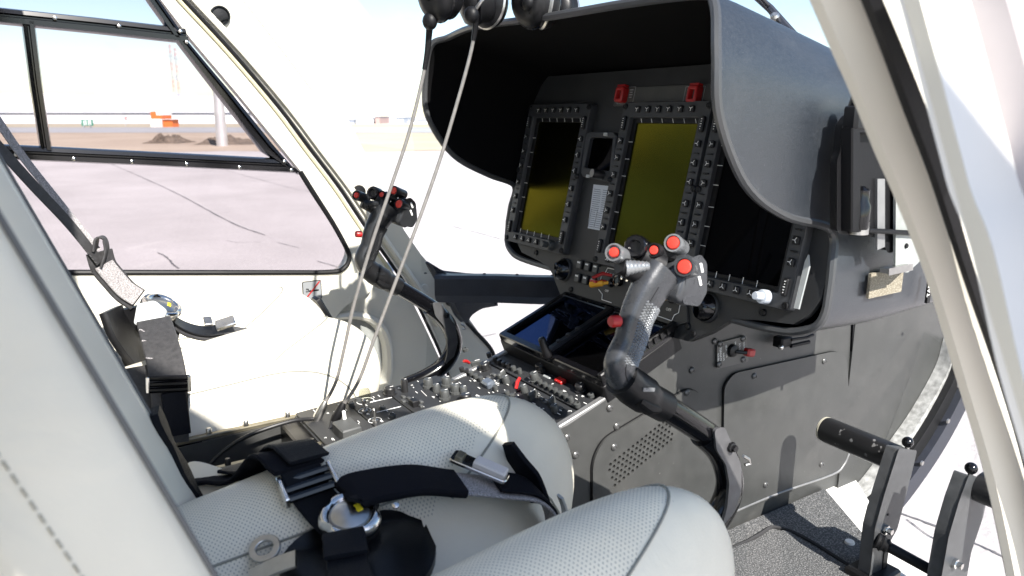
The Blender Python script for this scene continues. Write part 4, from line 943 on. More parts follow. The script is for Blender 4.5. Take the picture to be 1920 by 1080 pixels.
for k in range(7):
    for par, bx, by in ((aL, -.060, -.008), (aR, .075, -.012)):
        a = math.radians(-10 + k * 25); mb = MB(); mb.box((.0125, 0, .0026), (.006, .0008, .0006), FM @ Matrix.Translation((bx, by, 0)) @ Matrix.Rotation(a, 4, 'Z')); mb.build('dial_tick', m_legend, par)
marks(FM, aL, -.138, -.008, -.070, .03, 40, 1); marks(FM, aR, .008, .13, -.070, .03, 40, 2)
for par, pts in ((aL, [(915, 705), (935, 712), (925, 700)]), (aR, [(1015, 745), (1022, 752), (1008, 738), (1050, 762)])):
    place(KQ, FM, par, pts)
tp = module('annunciator_strip', FM, -.14, .138, .036, .070)
x_, y_ = onM(FM, 1051, 717); mb = MB(); mb.prism(rrect(.019, .013, .0015, 2, x_, y_), .006, FM, 0, .001); mb.build('red_button', m_red, tp)
place(K3, FM, tp, [(1014, 690)]); place(KF, FM, tp, [(1108, 740), (1082, 758), (1034, 789), (872, 655)]); place(K3, FM, tp, [(1089, 728)])
x_, y_ = onM(FM, 1026, 708); mb = MB(); mb.prism(rrect(.02, .006, .0015, 2, x_, y_), .003, FM, 0, .001); mb.build('label_strip', m_plate, tp)
marks(FM, tp, -.02, .13, .040, .066, 14, 4)
# middle modules: three across the length
bounds = [(-.128, -.045), (-.045, .025), (.025, .13)]
mods = [module('switch_panel', MM, -.145, .145, a, b2) for a, b2 in bounds]
place(KT_, MM, mods[0], [(684, 768), (703, 786)], rot=0); place(KF, MM, mods[0], [(659, 757), (717, 764), (735, 779), (672, 748)])
mb = MB()
for px, py in ((685, 752), (684, 770), (703, 788)):
    x_, y_ = onM(MM, px, py, .0025); r = .014 if py == 752 else .010
    mb.tube([MM @ V((x_ + r * math.cos(a), y_ + r * math.sin(a), .0026)) for a in [k * math.pi / 12 for k in range(2, 22)]], .0006, 4)
mb.build('dial_ring', m_legend, mods[0])
x_, y_ = onM(MM, 685, 750); mb = MB(); mb.lathe([(.010, 0), (.010, .012), (.008, .017), (.001, .019)], 18, MM @ Matrix.Translation((x_, y_, .002))); mb.build('clear_guard', glass('clear guard', (.75, .76, .7), 1.5), mods[0])
place(K4, MM, mods[1], [(759, 730)]); place(K3, MM, mods[1], [(731, 735)]); place(KQ, MM, mods[1], [(756 + (k % 4) * 11, 741 + (k // 4) * 8 + (k % 4) * 3) for k in range(8)])
x_, y_ = onM(MM, 777, 762); mb = MB(); mb.prism(rrect(.018, .012, .001, 2, x_, y_), .012, MM, 0, .001); mb.build('guard', m_black, mods[1])
place(K2, MM, mods[2], [(803, 722), (837, 719), (854, 733), (834, 744)]); place(K1, MM, mods[2], [(818, 730), (869, 734)]); place(K3, MM, mods[2], [(873, 748)])
for k, (a, b2) in enumerate(bounds): marks(MM, mods[k], -.138, .05, a + .006, b2 - .006, 26, 10 + k)
mb = MB()
for (p, q2) in (((694, 757), (735, 748)), ((706, 776), (752, 765)), ((790, 735), (800, 745))):
    A = MM @ V((*onM(MM, *p), .0026)); B = MM @ V((*onM(MM, *q2), .0026)); mb.tube([A, B], .0006, 4)
mb.build('legend_lines', m_legend, mods[0])
x_, y_ = onM(MM, 650, 795, .02); mb = MB(); mb.prism(rrect(.045, .03, .002, 2, x_, y_), .02, MM, 0, .002); jb = mb.build('jack_box', m_capl, con)
mb = MB(); mb.lathe([(.003, 0), (.0026, .012), (.001, .0135)], 10, MM @ Matrix.Translation((*onM(MM, 646, 785, .02), .02))); mb.build('white_toggle', m_legend, jb)
# open trough behind the switch panels
RZ = .525
mb = MB(); mb.box((.21, .082, .40), (.26, .115, .01)); mb.build('trough_floor', m_gloss, con)
mb = MB(); mb.box((.21, .1395, .46), (.27, .004, .12)); mb.box((.21, .025, .46), (.27, .004, .12)); mb.box((.075, .082, .46), (.004, .12, .12)); mb.box((.34, .082, .46), (.003, .12, .12)); mb.build('trough_wall', m_gloss, con)
mb = MB(); mb.box((.21, -.062, .46), (.27, .165, .11)); mb.build('trough_shoulder', m_navy, con)
for y in (.145, .021):
    mb = MB(); mb.box((.215, y, RZ), (.27, .011, .006), None, 0, .0015); rl = mb.build('rail', m_bronze, con)
    for x in (.13, .19, .245, .31):
        mb = MB(); mb.lathe([(.0042, 0), (.0042, .007), (.003, .009), (.001, .009)], 12, Matrix.Translation((x, y, RZ + .003))); mb.build('stud', m_steel if y > .1 else m_black, rl)
mb = MB(); mb.box((.315, .082, .505), (.04, .11, .035), None, 0, .003); mb.build('jack_block', m_black, con)
# ---- tilted tray with two touch displays, between console and panel
TA = math.atan2(.060, .150); TM = Matrix(((0, math.cos(TA), -math.sin(TA), .722), (-1, 0, 0, 0), (0, math.sin(TA), math.cos(TA), .592), (0, 0, 0, 1)))
tr = thing('touch_display_tray', 'tilted black tray of two glossy touch displays below the instrument panel', 'display', (.70, 0, .56))
mb = MB(); mb.prism(rrect(.304, .172, .004, 3, 0, .080), .03, TM @ Matrix.Translation((0, 0, -.032)), 0, .001); mb.build('tray_body', m_rubber, tr)
for ax in (-.076, .076):
    mb = MB(); mb.ring(rrect(.150, .170, .004, 3, ax, .080), rrect(.130, .142, .003, 3, ax, .080), .014, TM @ Matrix.Translation((0, 0, -.002)), 0, .002); fr = mb.build('display_frame', m_gloss, tr)
    mb = MB(); mb.prism(rrect(.132, .144, .002, 3, ax, .080), .003, TM); mb.build('screen', m_touch, fr)
mb = MB(); mb.box((-.000, .080, .014), (.014, .15, .008), TM, 0, .002); mb.build('divider', m_black, tr)
for k in range(3):
    mb = MB(); mb.lathe([(.0045, 0), (.004, .003), (.001, .0032)], 12, TM @ Matrix.Translation((0, .03 + .022 * k, .018))); mb.build('button', m_knobblk, tr)
mb = MB(); mb.lathe([(.0075, 0), (.0085, .003), (.007, .012), (.0065, .034), (.0055, .037), (.001, .038)], 16, TM @ Matrix.Translation((*onM(TM, 1027, 668, .012), .012))); mb.build('knob', m_black, tr)
mb = MB(); mb.box((.150, .080, .016), (.010, .17, .012), TM, 0, .002)
for k in range(10): mb.box((.157, .01 + k * .0145, .017), (.004, .006, .010), TM)
mb.build('slotted_rail', m_black, tr)
# ================================================================== FLOOR CARPET
cp = thing('floor_carpet', 'grey loop pile carpet on the cabin floor in front of the near seat', 'carpet', (.9, -.4, FL))
mb = MB(); mb.prism(roundpoly([(.30, -.66), (1.10, -.66), (1.14, -.42), (1.235, -.30), (1.33, -.151), (.30, -.151)], .012), .012, Matrix.Translation((0, 0, FL - .008)), 0, .005); mb.build('pile', m_carpet, cp)
mb = MB(); mb.prism(roundpoly([(.30, -.66), (1.07, -.66), (1.10, -.42), (1.115, -.215), (.985, -.205), (.30, -.205)], .02), .007, Matrix.Translation((0, 0, FL + .003)), 0, .003); mb.build('heel_mat', m_carpet, cp)
mb = MB(); mb.tube(catmull([(.35, -.205, FL + .007), (.985, -.205, FL + .007), (1.115, -.215, FL + .007), (1.10, -.42, FL + .007), (1.07, -.66, FL + .007)], 8), .0035, 6); mb.build('binding', m_carpet_edge, cp)
mb = MB(); mb.lathe([(.009, 0), (.008, .004), (.002, .004)], 14, Matrix.Translation(atZ(1593, 1018, FL + .004))); mb.build('snap_stud', m_white, cp)

# ================================================================== SEATS
m_stitch = mat('stitch thread', (.36, .35, .30), .8)
def seat(yc, label, dx=0.0, dz=0.0, bx=0.0):
    st = thing('crew_seat', label, 'seat', (.2, yc, FL), 'crew seats')
    NY, NV = 61, 64
    def Lb(dy): return math.exp(-((abs(dy) - .140) / .074) ** 2)
    def prof(t, v):
        """t across -1..1, v along 0..1"""
        dy = 0.25 * t; lo = Lb(dy); e = max(0, abs(t) - .62) / .38
        xf = .468 + .098 * lo - .06 * e ** 2; xb = -.06; R = .145; H = .105 + .02 * lo
        xk = xf - R
        drop = .085 * e ** 2.4
        def top(x):
            u = (x - xb) / (xk - xb)
            return .585 + lo * (.016 + .066 * math.sin(min(1, max(0, u)) ** 1.6 * math.pi / 2)) - .062 * min(1, max(0, u * 1.3)) * (1 - lo) * max(0, 1 - abs(t) * 1.6) - drop
        if v < .66:
            x = xb + (xk - xb) * (v / .66); return V((x + dx, yc + dy, top(x) + dz))
        a = (v - .66) / .34 * math.radians(150); zt = top(xk)
        return V((dx + (xk + R * math.sin(a) ** .92 if a < math.pi / 2 else xk + R * math.sin(a)), yc + dy * (1 - .05 * (1 - math.cos(a))), dz + zt - H + H * math.cos(a)))
    rows = []
    for j in range(NY):
        t = -1 + 2 * j / (NY - 1); rows.append([prof(t, i / (NV - 1)) for i in range(NV)])
    lowL = [V((p.x, p.y - .004, p.z - .02)) for p in rows[0]]; lowL2 = [V((min(p.x, .42), yc - .245, .42)) for p in rows[0]]
    lowR = [V((p.x, p.y + .004, p.z - .02)) for p in rows[-1]]; lowR2 = [V((min(p.x, .42), yc + .245, .42)) for p in rows[-1]]
    allr = [lowL2, lowL] + rows + [lowR, lowR2]
    mb = MB(); nc = NV; nr = len(allr); base = len(mb.v); mb.v += [tuple(p) for r in allr for p in r]
    for i in range(nr - 1):
        for j in range(nc - 1):
            t = -1 + 2 * (i - 1.5) / (NY - 1); v = (j + .5) / (NV - 1)
            lo = Lb(0.25 * t) if abs(t) <= 1 else 0
            perf = lo > .28 and .16 < v < .70 - .12 * (1 - lo) and abs(t) < .88
            mb.f.append((i * nc + j, i * nc + j + 1, (i + 1) * nc + j + 1, (i + 1) * nc + j)); mb.m.append(1 if perf else 0)
    cu = mb.build('seat_cushion', [m_leather, m_perf], st, smooth=60)
    def seam(f, n=40, r=.0014, a=0, b=1):
        P = []
        for k in range(n + 1):
            t, v = f(a + (b - a) * k / n); p = prof(t, v); e = prof(t, min(1, v + .01)) - p; g = prof(min(1, t + .01), v) - p
            nn = norm(e.cross(g)); nn = nn if nn.z > -.2 and (nn.z > 0 or nn.x > 0) else -nn
            P.append(p + nn * .0006)
        mb = MB(); mb.tube(P, r, 6); mb.build('seam', m_seam, cu)
    for s in (-1, 1):
        seam(lambda q, s=s: (s * (.78 + .06 * math.sin(q * 3)), q), a=.05, b=.95)
        seam(lambda q, s=s: (s * (.26 + .04 * math.sin(q * 3.1)), q), a=.05, b=.95)
        seam(lambda q, s=s: (s * (.26 + .53 * q), .70 - .05 * (2 * q - 1) ** 2), a=0, b=1, n=24)
    # backrest: horizontal rings stacked up the lean
    mb = MB(); rings = []; facesm = []
    N = 60
    def bring(z):
        u = (z - .52) / .8; x0 = .115 + bx - .36 * (z - .60) - (.02 * max(0, z - 1.0)); W = .255 - .035 * u - .10 * max(0, u - .85) / .15 * .6; T = .15
        bol = .060 * (1 - .45 * max(0, u - .6))
        out = []
        for k in range(N):
            a = 2 * math.pi * k / N; c, s_ = math.cos(a), math.sin(a)
            y = W * math.copysign(abs(s_) ** .55, s_); f = abs(y) / W
            if c > 0: x = x0 - .055 + (.055 * abs(c) ** .6) + bol * (math.exp(-((f - .80) / .17) ** 2) - .5) * min(1, abs(c) * 3)
            else: x = x0 - .055 - (T - .055) * abs(c) ** .5
            out.append(V((x, yc + y, z)))
        return out
    zs = [.50 + .028 * k for k in range(31)]
    rings = [bring(z) for z in zs]
    tr_ = rings[-1]; cx = sum((p.x for p in tr_)) / N
    for k, sc in ((1, .93), (2, .75), (3, .4)): rings.append([V((cx + (p.x - cx) * sc, yc + (p.y - yc) * sc, zs[-1] + .012 * k)) for p in tr_])
    mb.loft(rings); bk = mb.build('backrest', m_leather, st, smooth=60)
    for s, off in ((-1, .0), (1, .0)):
        for a in (47, 70):
            P = []
            for z in zs[:-1]:
                r = bring(z); i = int(a / 360 * N) if s > 0 else N - int(a / 360 * N); p = r[i % N]; P.append(p + V((.0005 if a < 60 else 0, s * .0008, 0)))
            mb = MB()
            if a < 60: mb.tube(P, .0017, 6)
            else:
                Q = catmull(P, 24)
                for k in range(0, len(Q) - 6, 6): mb.tube([Q[k], Q[k + 2], Q[k + 4]], .0006, 4)
            mb.build('piping' if a < 60 else 'stitching', mat('dark piping', (.10, .105, .11), .6) if a < 60 and 'dark piping' not in MATS else (MATS['dark piping'] if a < 60 else m_stitch), bk)
    mb = MB(); mb.box((.12, yc, .40), (.40, .46, .05), None, 0, .01); mb.build('seat_pan', m_black, st)
    for sx in (-.04, .26):
        for sy in (-.19, .19):
            mb = MB(); mb.box((sx, yc + sy, (FL + .38) / 2 - .005), (.03, .025, .38 - FL + .01)); mb.build('leg', m_alu, st)
    return st, prof
s1, prof1 = seat(-.40, 'cream leather seat nearest the camera, backrest cut off by the left edge', bx=-.020)
s2, prof2 = seat(.40, 'cream leather seat on the far side, brightly sunlit', dx=-.045, dz=-.010, bx=-.05)
mb = MB(); c = atY(598, 585, .56); mb.box((0, 0, 0), (.035, .075, .012), frame(c + V((.012, 0, -.0)), (.9, 0, .45)), 0, .004); mb.build('pull_tab', m_pad, s2)

# ================================================================== HARNESSES
def surf(prof, yc, x, y):
    """height of the cushion top at x, y"""
    t = max(-.99, min(.99, (y - yc) / 0.25)); best = None
    for k in range(80):
        p = prof(t, k / 79 * .8)
        if best is None or abs(p.x - x) < best[0]: best = (abs(p.x - x), p.z)
    return best[1]
def rotary(parent, c, n, up, r=.034):
    M = frame(c, n, up); mb = MB(); rings = []
    for rr_, z in ((.80, 0), (.98, .003), (1.0, .008), (.96, .013), (.82, .0155), (.66, .013), (.62, .011)):
        ring = []
        for k in range(48):
            a = 2 * math.pi * k / 48; sc = 1 - .10 * max(0, math.cos(a * 5)) ** 2 * (1 if rr_ > .75 else 0); ring.append(M @ V((r * rr_ * sc * math.cos(a), r * rr_ * sc * math.sin(a), z)))
        rings.append(ring)
    mb.loft(rings); b = mb.build('rotary_buckle', m_chrome, parent, smooth=60)
    mb = MB(); mb.lathe([(r * .62, .010), (r * .60, .013), (r * .3, .0165), (.001, .017)], 28, M); mb.build('buckle_cap', m_steel, b)
    mb = MB(); mb.prism([(-.004, .004), (.006, .006), (.004, .012), (-.006, .011)], .0012, M @ Matrix.Translation((0, 0, .0155))); mb.build('release_mark', mat('buckle yellow', (.75, .6, .03), .4) if 'buckle yellow' not in MATS else MATS['buckle yellow'], b)
    mb = MB(); mb.lathe([(r * .86, -.014), (r * .9, -.004), (r * .82, .001)], 28, M); mb.build('buckle_base', m_rubber, b); return b
def adjuster(parent, M, w=.05, l=.034):
    mb = MB()
    mb.box((-w / 2, 0, 0), (.005, l, .012), M, 0, .0012)
    a = mb.build('adjuster', m_chrome, parent); mb = MB(); mb.box((w / 2, 0, 0), (.005, l, .012), M, 0, .0012); mb.build('adjuster_end', m_chrome, a); mb = MB()
    for y in (-l * .36, 0, l * .36): mb.tube([M @ V((-w / 2, y, 0)), M @ V((w / 2, y, 0))], .0042, 8)
    mb.build('adjuster_bar', m_gloss, a); return a
h1 = thing('seat_harness', 'navy harness with steel rotary buckle lying on the near seat', 'harness', (.22, -.37, .60))
B = V((.228, -.357, .612))
rotary(h1, B, (-.12, -.28, 1), (1, 0, 0), .031)
# lap strap from the console side
L1 = catmull([(.100, -.128, .560), (.112, -.140, .592)] + [(x, y, max(.60, surf(prof1, -.40, x, y) + .016)) for x, y in ((.145, -.160), (.175, -.195), (.192, -.240), (.202, -.285))], 6)
mb = MB(); mb.ribbon(L1, [V((1, .45 - .5 * k / len(L1), -.1)) for k in range(len(L1))], .058, .005); mb.build('lap_strap', m_navypad, h1)
L1b = [p + V((.012, .002, .006)) for p in L1[12:]]; mb = MB(); mb.ribbon(L1b, V((1, .05, -.1)), .046, .004); mb.build('lap_strap_fold', m_strap, h1)
adjuster(h1, frame((.205, -.303, surf(prof1, -.40, .205, -.298) + .012), (-.1, -.35, 1), (0, 1, .3)), .052, .034)
mb = MB(); mb.ribbon(catmull([(.203, -.285, surf(prof1, -.40, .203, -.285) + .014), (.206, -.305, surf(prof1, -.40, .206, -.305) + .010), (.214, -.325, .614), (.220, -.345, .606)], 5), V((1, .2, 0)), .044, .004); mb.build('lap_tongue_strap', m_strap, h1)
# strap behind, along the backrest
P = catmull([atY(*p, -.20) for p in ((290, 770), (325, 848), (366, 925), (392, 975), (398, 1000), (412, 1040), (432, 1100))], 5)
mb = MB(); mb.ribbon(P, [V((.25, 1, .1 * math.sin(k))) for k in range(len(P))], [.022 + .006 * math.sin(k * 1.1) for k in range(len(P))], .008); mb.build('shoulder_strap', m_strap, h1)
# big leather pad below the buckle, curling towards the camera
mb = MB(); rows = []
for i in range(15):
    r = []; u = i / 14
    for j in range(19):
        v = j / 18; e = math.sin(math.pi * v) ** .45; x = .155 + .150 * v
        y = -.355 + .025 * e - (.025 * e + .010 + .085 * e) * u
        zz = max(.578, surf(prof1, -.40, x, y)) + .010 + .010 * math.sin(math.pi * u) * math.sin(math.pi * v) + .004 * math.sin(v * 9 + u * 4)
        r.append(V((x, y, zz)))
    rows.append(r)
mb.grid(rows); mb.grid([[p - V((0, 0, .008)) for p in r] for r in rows], flip=True)
for r in (rows[0], rows[-1]): mb.grid([r, [p - V((0, 0, .008)) for p in r]])
mb.grid([[r[0] for r in rows], [r[0] - V((0, 0, .008)) for r in rows]]); mb.grid([[r[-1] for r in rows], [r[-1] - V((0, 0, .008)) for r in rows]]); mb.build('buckle_pad', m_pad, h1, smooth=60)
# strap lying over the pad towards the camera
P = catmull([(.212, -.372, .612), (.208, -.392, .618), (.200, -.42, .614), (.188, -.47, .622), (.18, -.53, .63), (.17, -.60, .60)], 5)
mb = MB(); mb.ribbon(P, V((1, -.15, 0)), .036, .005); mb.build('near_lap_strap', m_strap, h1)
mb = MB(); P2 = [p + V((0, 0, .006)) for p in P[4:11]]; mb.ribbon(P2, V((1, -.15, 0)), .039, .004); mb.build('strap_keeper', m_strap, h1)
mb = MB(); c = atZ(497, 1030, .60); mb.ring(circ(.015, 16), circ(.008, 16), .003, frame(c, (-.3, -.4, 1)), 0, .0008); mb.build('end_ring', m_steel, h1)
mb = MB(); P = catmull([atZ(470, 1085, .592), atZ(515, 1062, .600), atZ(555, 1048, .606)], 5); mb.ribbon(P, V((.6, -1, .0)), .018, .004); mb.build('steel_tongue', m_steel, h1)
# crotch strap with sleeve, fleck webbing, steel latch and upright tab
C1 = catmull([(.232, -.345, .630), (0.24, -.343, .637), (.300, -.345, .632), (.345, -.350, .618), (.395, -.358, .602), (.44, -.366, .585), (.462, -.372, .55), (.466, -.375, .50)], 6)
mb = MB(); mb.ribbon(C1[:20], [V((.15, 1, .25 - .2 * k / 20)) for k in range(20)], .050, .009); mb.build('strap_sleeve', m_navypad, h1)
mb = MB(); mb.ribbon(C1[16:], V((.1, 1, .15)), .042, .004); mb.build('crotch_strap', m_webbing_lt, h1)
mb = MB(); P = [p + V((0, .004, .006)) for p in C1[24:36]]; mb.ribbon(P, V((.1, 1, .1)), .044, .004); mb.build('strap_tail', m_navypad, h1)
LM = frame((.382, -.343, .622), (.12, -.3, 1), (.25, 1, 0)); LM = LM @ Matrix.Rotation(math.radians(-35), 4, 'Z')
mb = MB(); mb.prism(roundpoly([(-.034, -.011), (.034, -.009), (.034, .009), (-.034, .011)], .005), .004, LM, 0, .001); la = mb.build('latch_plate', m_chrome, h1)
mb = MB(); mb.box((.012, 0, .008), (.038, .016, .007), LM, 0, .002); mb.build('latch_cover', mat('latch ivory', (.62, .58, .56), .35), la)
mb = MB(); mb.box((-.024, 0, .0055), (.009, .014, .005), LM, 0, .001); mb.build('latch_slot', m_bronze, la)
P = catmull([(.458, -.345, .560), (.450, -.338, .590), (.440, -.330, .612), (.432, -.324, .632)], 6)
mb = MB(); mb.ribbon(P, V((.35, -.9, -.1)), [.040] * 8 + [.038 - .0022 * k for k in range(11)], .006); mb.build('pull_tab', m_navypad, h1)
mb = MB(); P = catmull([(.472, -.372, .575), (.482, -.368, .552), (.486, -.365, .52)], 6); mb.ribbon(P, V((0, 1, 0)), .010, .003); mb.build('tab_edge', m_plate, h1)
# cream flap at the hip
mb = MB(); P = catmull([(.098, -.120, .575), (.112, -.138, .598), (.135, -.165, .596), (.150, -.185, .590)], 6); mb.ribbon(P, V((.8, .4, .5)), .040, .010); mb.build('hip_flap', m_leather, h1)
mb = MB(); mb.lathe([(.0035, 0), (.0035, .002), (.001, .003)], 10, frame((.268, -.375, .626), (-.2, -.5, 1))); mb.build('snap', m_chrome, h1)

h2 = thing('seat_harness', 'grey harness with scalloped steel buckle hanging on the far sunlit seat', 'harness', (.17, .36, .60))
Y2 = .36
def a2(px, py, y=Y2): return atY(px, py, y)
P = catmull([a2(-25, 195, .42), a2(40, 290, .40), a2(110, 378, .385), a2(184, 470, .365)], 6); mb = MB(); mb.ribbon(P, V((.6, .5, .6)), [.014 - .003 * k / len(P) for k in range(len(P))], .0025); mb.build('shoulder_strap', m_webbing_lt, h2)
P = catmull([a2(-30, 245, .36), a2(60, 345, .355), a2(130, 420, .352), a2(188, 492, .352)], 6); mb = MB(); mb.ribbon(P, V((.55, .7, .5)), [.020 - .003 * k / len(P) for k in range(len(P))], .003); mb.build('shoulder_strap', m_webbing, h2)
P = catmull([a2(178, 470), a2(182, 448), a2(195, 448), a2(200, 470), a2(192, 500)], 6); mb = MB(); mb.ribbon(P, V((.25, 1, -.1)), .030, .004); mb.build('strap_loop', m_webbing, h2)
P = catmull([a2(186, 472), a2(195, 500), a2(215, 525), a2(235, 547), a2(258, 562)], 6); mb = MB(); mb.ribbon(P, V((.75, .2, .65)), .040, .006); mb.build('shoulder_webbing', m_webbing, h2)
mb = MB(); mb.ribbon([p + V((0, -.006, .005)) for p in P[6:]], V((.75, .2, .65)), .030, .004); mb.build('strap_keeper', m_webbing_lt, h2)
bc = a2(300, 582, .345); bd = norm(a2(335, 605, .345) - a2(262, 556, .345)); bn = norm(V((.40, -.36, .85)))
rotary(h2, bc, bn, bd, .033)
P = catmull([a2(262, 560), a2(300, 588), a2(335, 612)], 5); mb = MB(); mb.ribbon([p + V((0, .005, -.012)) for p in P], V((.2, 1, .4)), .05, .006); mb.build('buckle_strap', m_webbing, h2)
# leather pads behind the buckle
mb = MB(); P = catmull([a2(208, 580, .33), a2(222, 615, .325), a2(250, 655, .325), a2(285, 690, .33)], 6); mb.ribbon(P, V((.3, .9, .3)), .075, .012); mb.build('buckle_pad', m_pad, h2)
mb = MB(); P = catmull([a2(250, 575, .37), a2(255, 620, .37), a2(262, 670, .38), a2(290, 700, .39)], 6); mb.ribbon(P, V((.9, .5, .1)), .06, .012); mb.build('buckle_pad', m_pad, h2)
# lap strap with adjuster in front
P = catmull([a2(288, 600, .27), a2(300, 640, .20), a2(312, 690, .15), a2(318, 740, .145), a2(320, 830, .143)], 6); mb = MB(); mb.ribbon(P, V((1, -.15, .05)), .050, .004); lp2 = mb.build('lap_strap', m_webbing, h2)
mb = MB()
for k in (2, 5, 9): mb.ribbon([P[k] + V((-.024 + .003 * q, -.004, -.001 * q)) for q in range(17)], V((0, 0, 1)), .0022, .0012)
mb.ribbon([P[2].lerp(P[9], q / 8) + V((-.022 + .0055 * q, -.0045, 0)) for q in range(9)], V((1, 0, 0)), .002, .0012); mb.build('stitching', m_webbing_lt, lp2)
adjuster(h2, frame(a2(317, 720, .140), (-.3, -.95, .15), (.05, 0, 1)), .056, .024)
P = catmull([a2(325, 735, .138), a2(330, 770, .137), a2(335, 815, .136)], 5); mb = MB(); mb.ribbon(P, V((1, -.1, 0)), .034, .005); mb.build('strap_tail', m_strap, h2)
mb = MB(); P = catmull([a2(255, 690, .20), a2(275, 740, .16), a2(290, 800, .152), a2(300, 850, .15)], 5); mb.ribbon(P, V((1, .2, 0)), .05, .006); mb.build('lap_strap', m_webbing, h2)
mb = MB(); mb.prism(roundpoly([(-.02, -.02), (.02, -.02), (.024, .014), (0, .026), (-.024, .014)], .006), .005, frame(a2(282, 592, .318), (-.3, -.85, .4), (.3, 0, 1)), 0, .001); mb.build('strap_tongue', m_plate, h2)
# crotch strap running forward
P = catmull([a2(318, 602, .36), a2(348, 620, .365), a2(385, 628, .372), a2(430, 622, .38), a2(470, 627, .385), a2(515, 632, .388)], 6)
mb = MB(); mb.ribbon(P, V((.1, 1, .2)), .042, .005); mb.build('crotch_strap', m_webbing, h2)
mb = MB(); mb.ribbon([p + V((-.002, 0, .010 - .0003 * k)) for k, p in enumerate(P[2:17])], V((.1, 1, .2)), .040, .004); mb.build('strap_cover', m_pad, h2)
M = frame(a2(415, 611, .37), (-.3, -.4, .85), (.2, 1, 0)); mb = MB(); mb.box((0.008, 0, .004), (.034, .024, .006), M, 0, .0015); la = mb.build('latch_plate', m_chrome, h2); mb = MB(); mb.box((-.022, .006, .008), (.014, .022, .005), M @ Matrix.Rotation(math.radians(20), 4, 'Y'), 0, .001); mb.build('latch_cover', m_steel, la)
M = frame(a2(497, 624, .38), (-.3, -.3, .9), (.2, 1, 0)); mb = MB(); mb.box((0, 0, .004), (.036, .022, .006), M, 0, .0015); mb.build('end_fitting', m_gloss, h2)

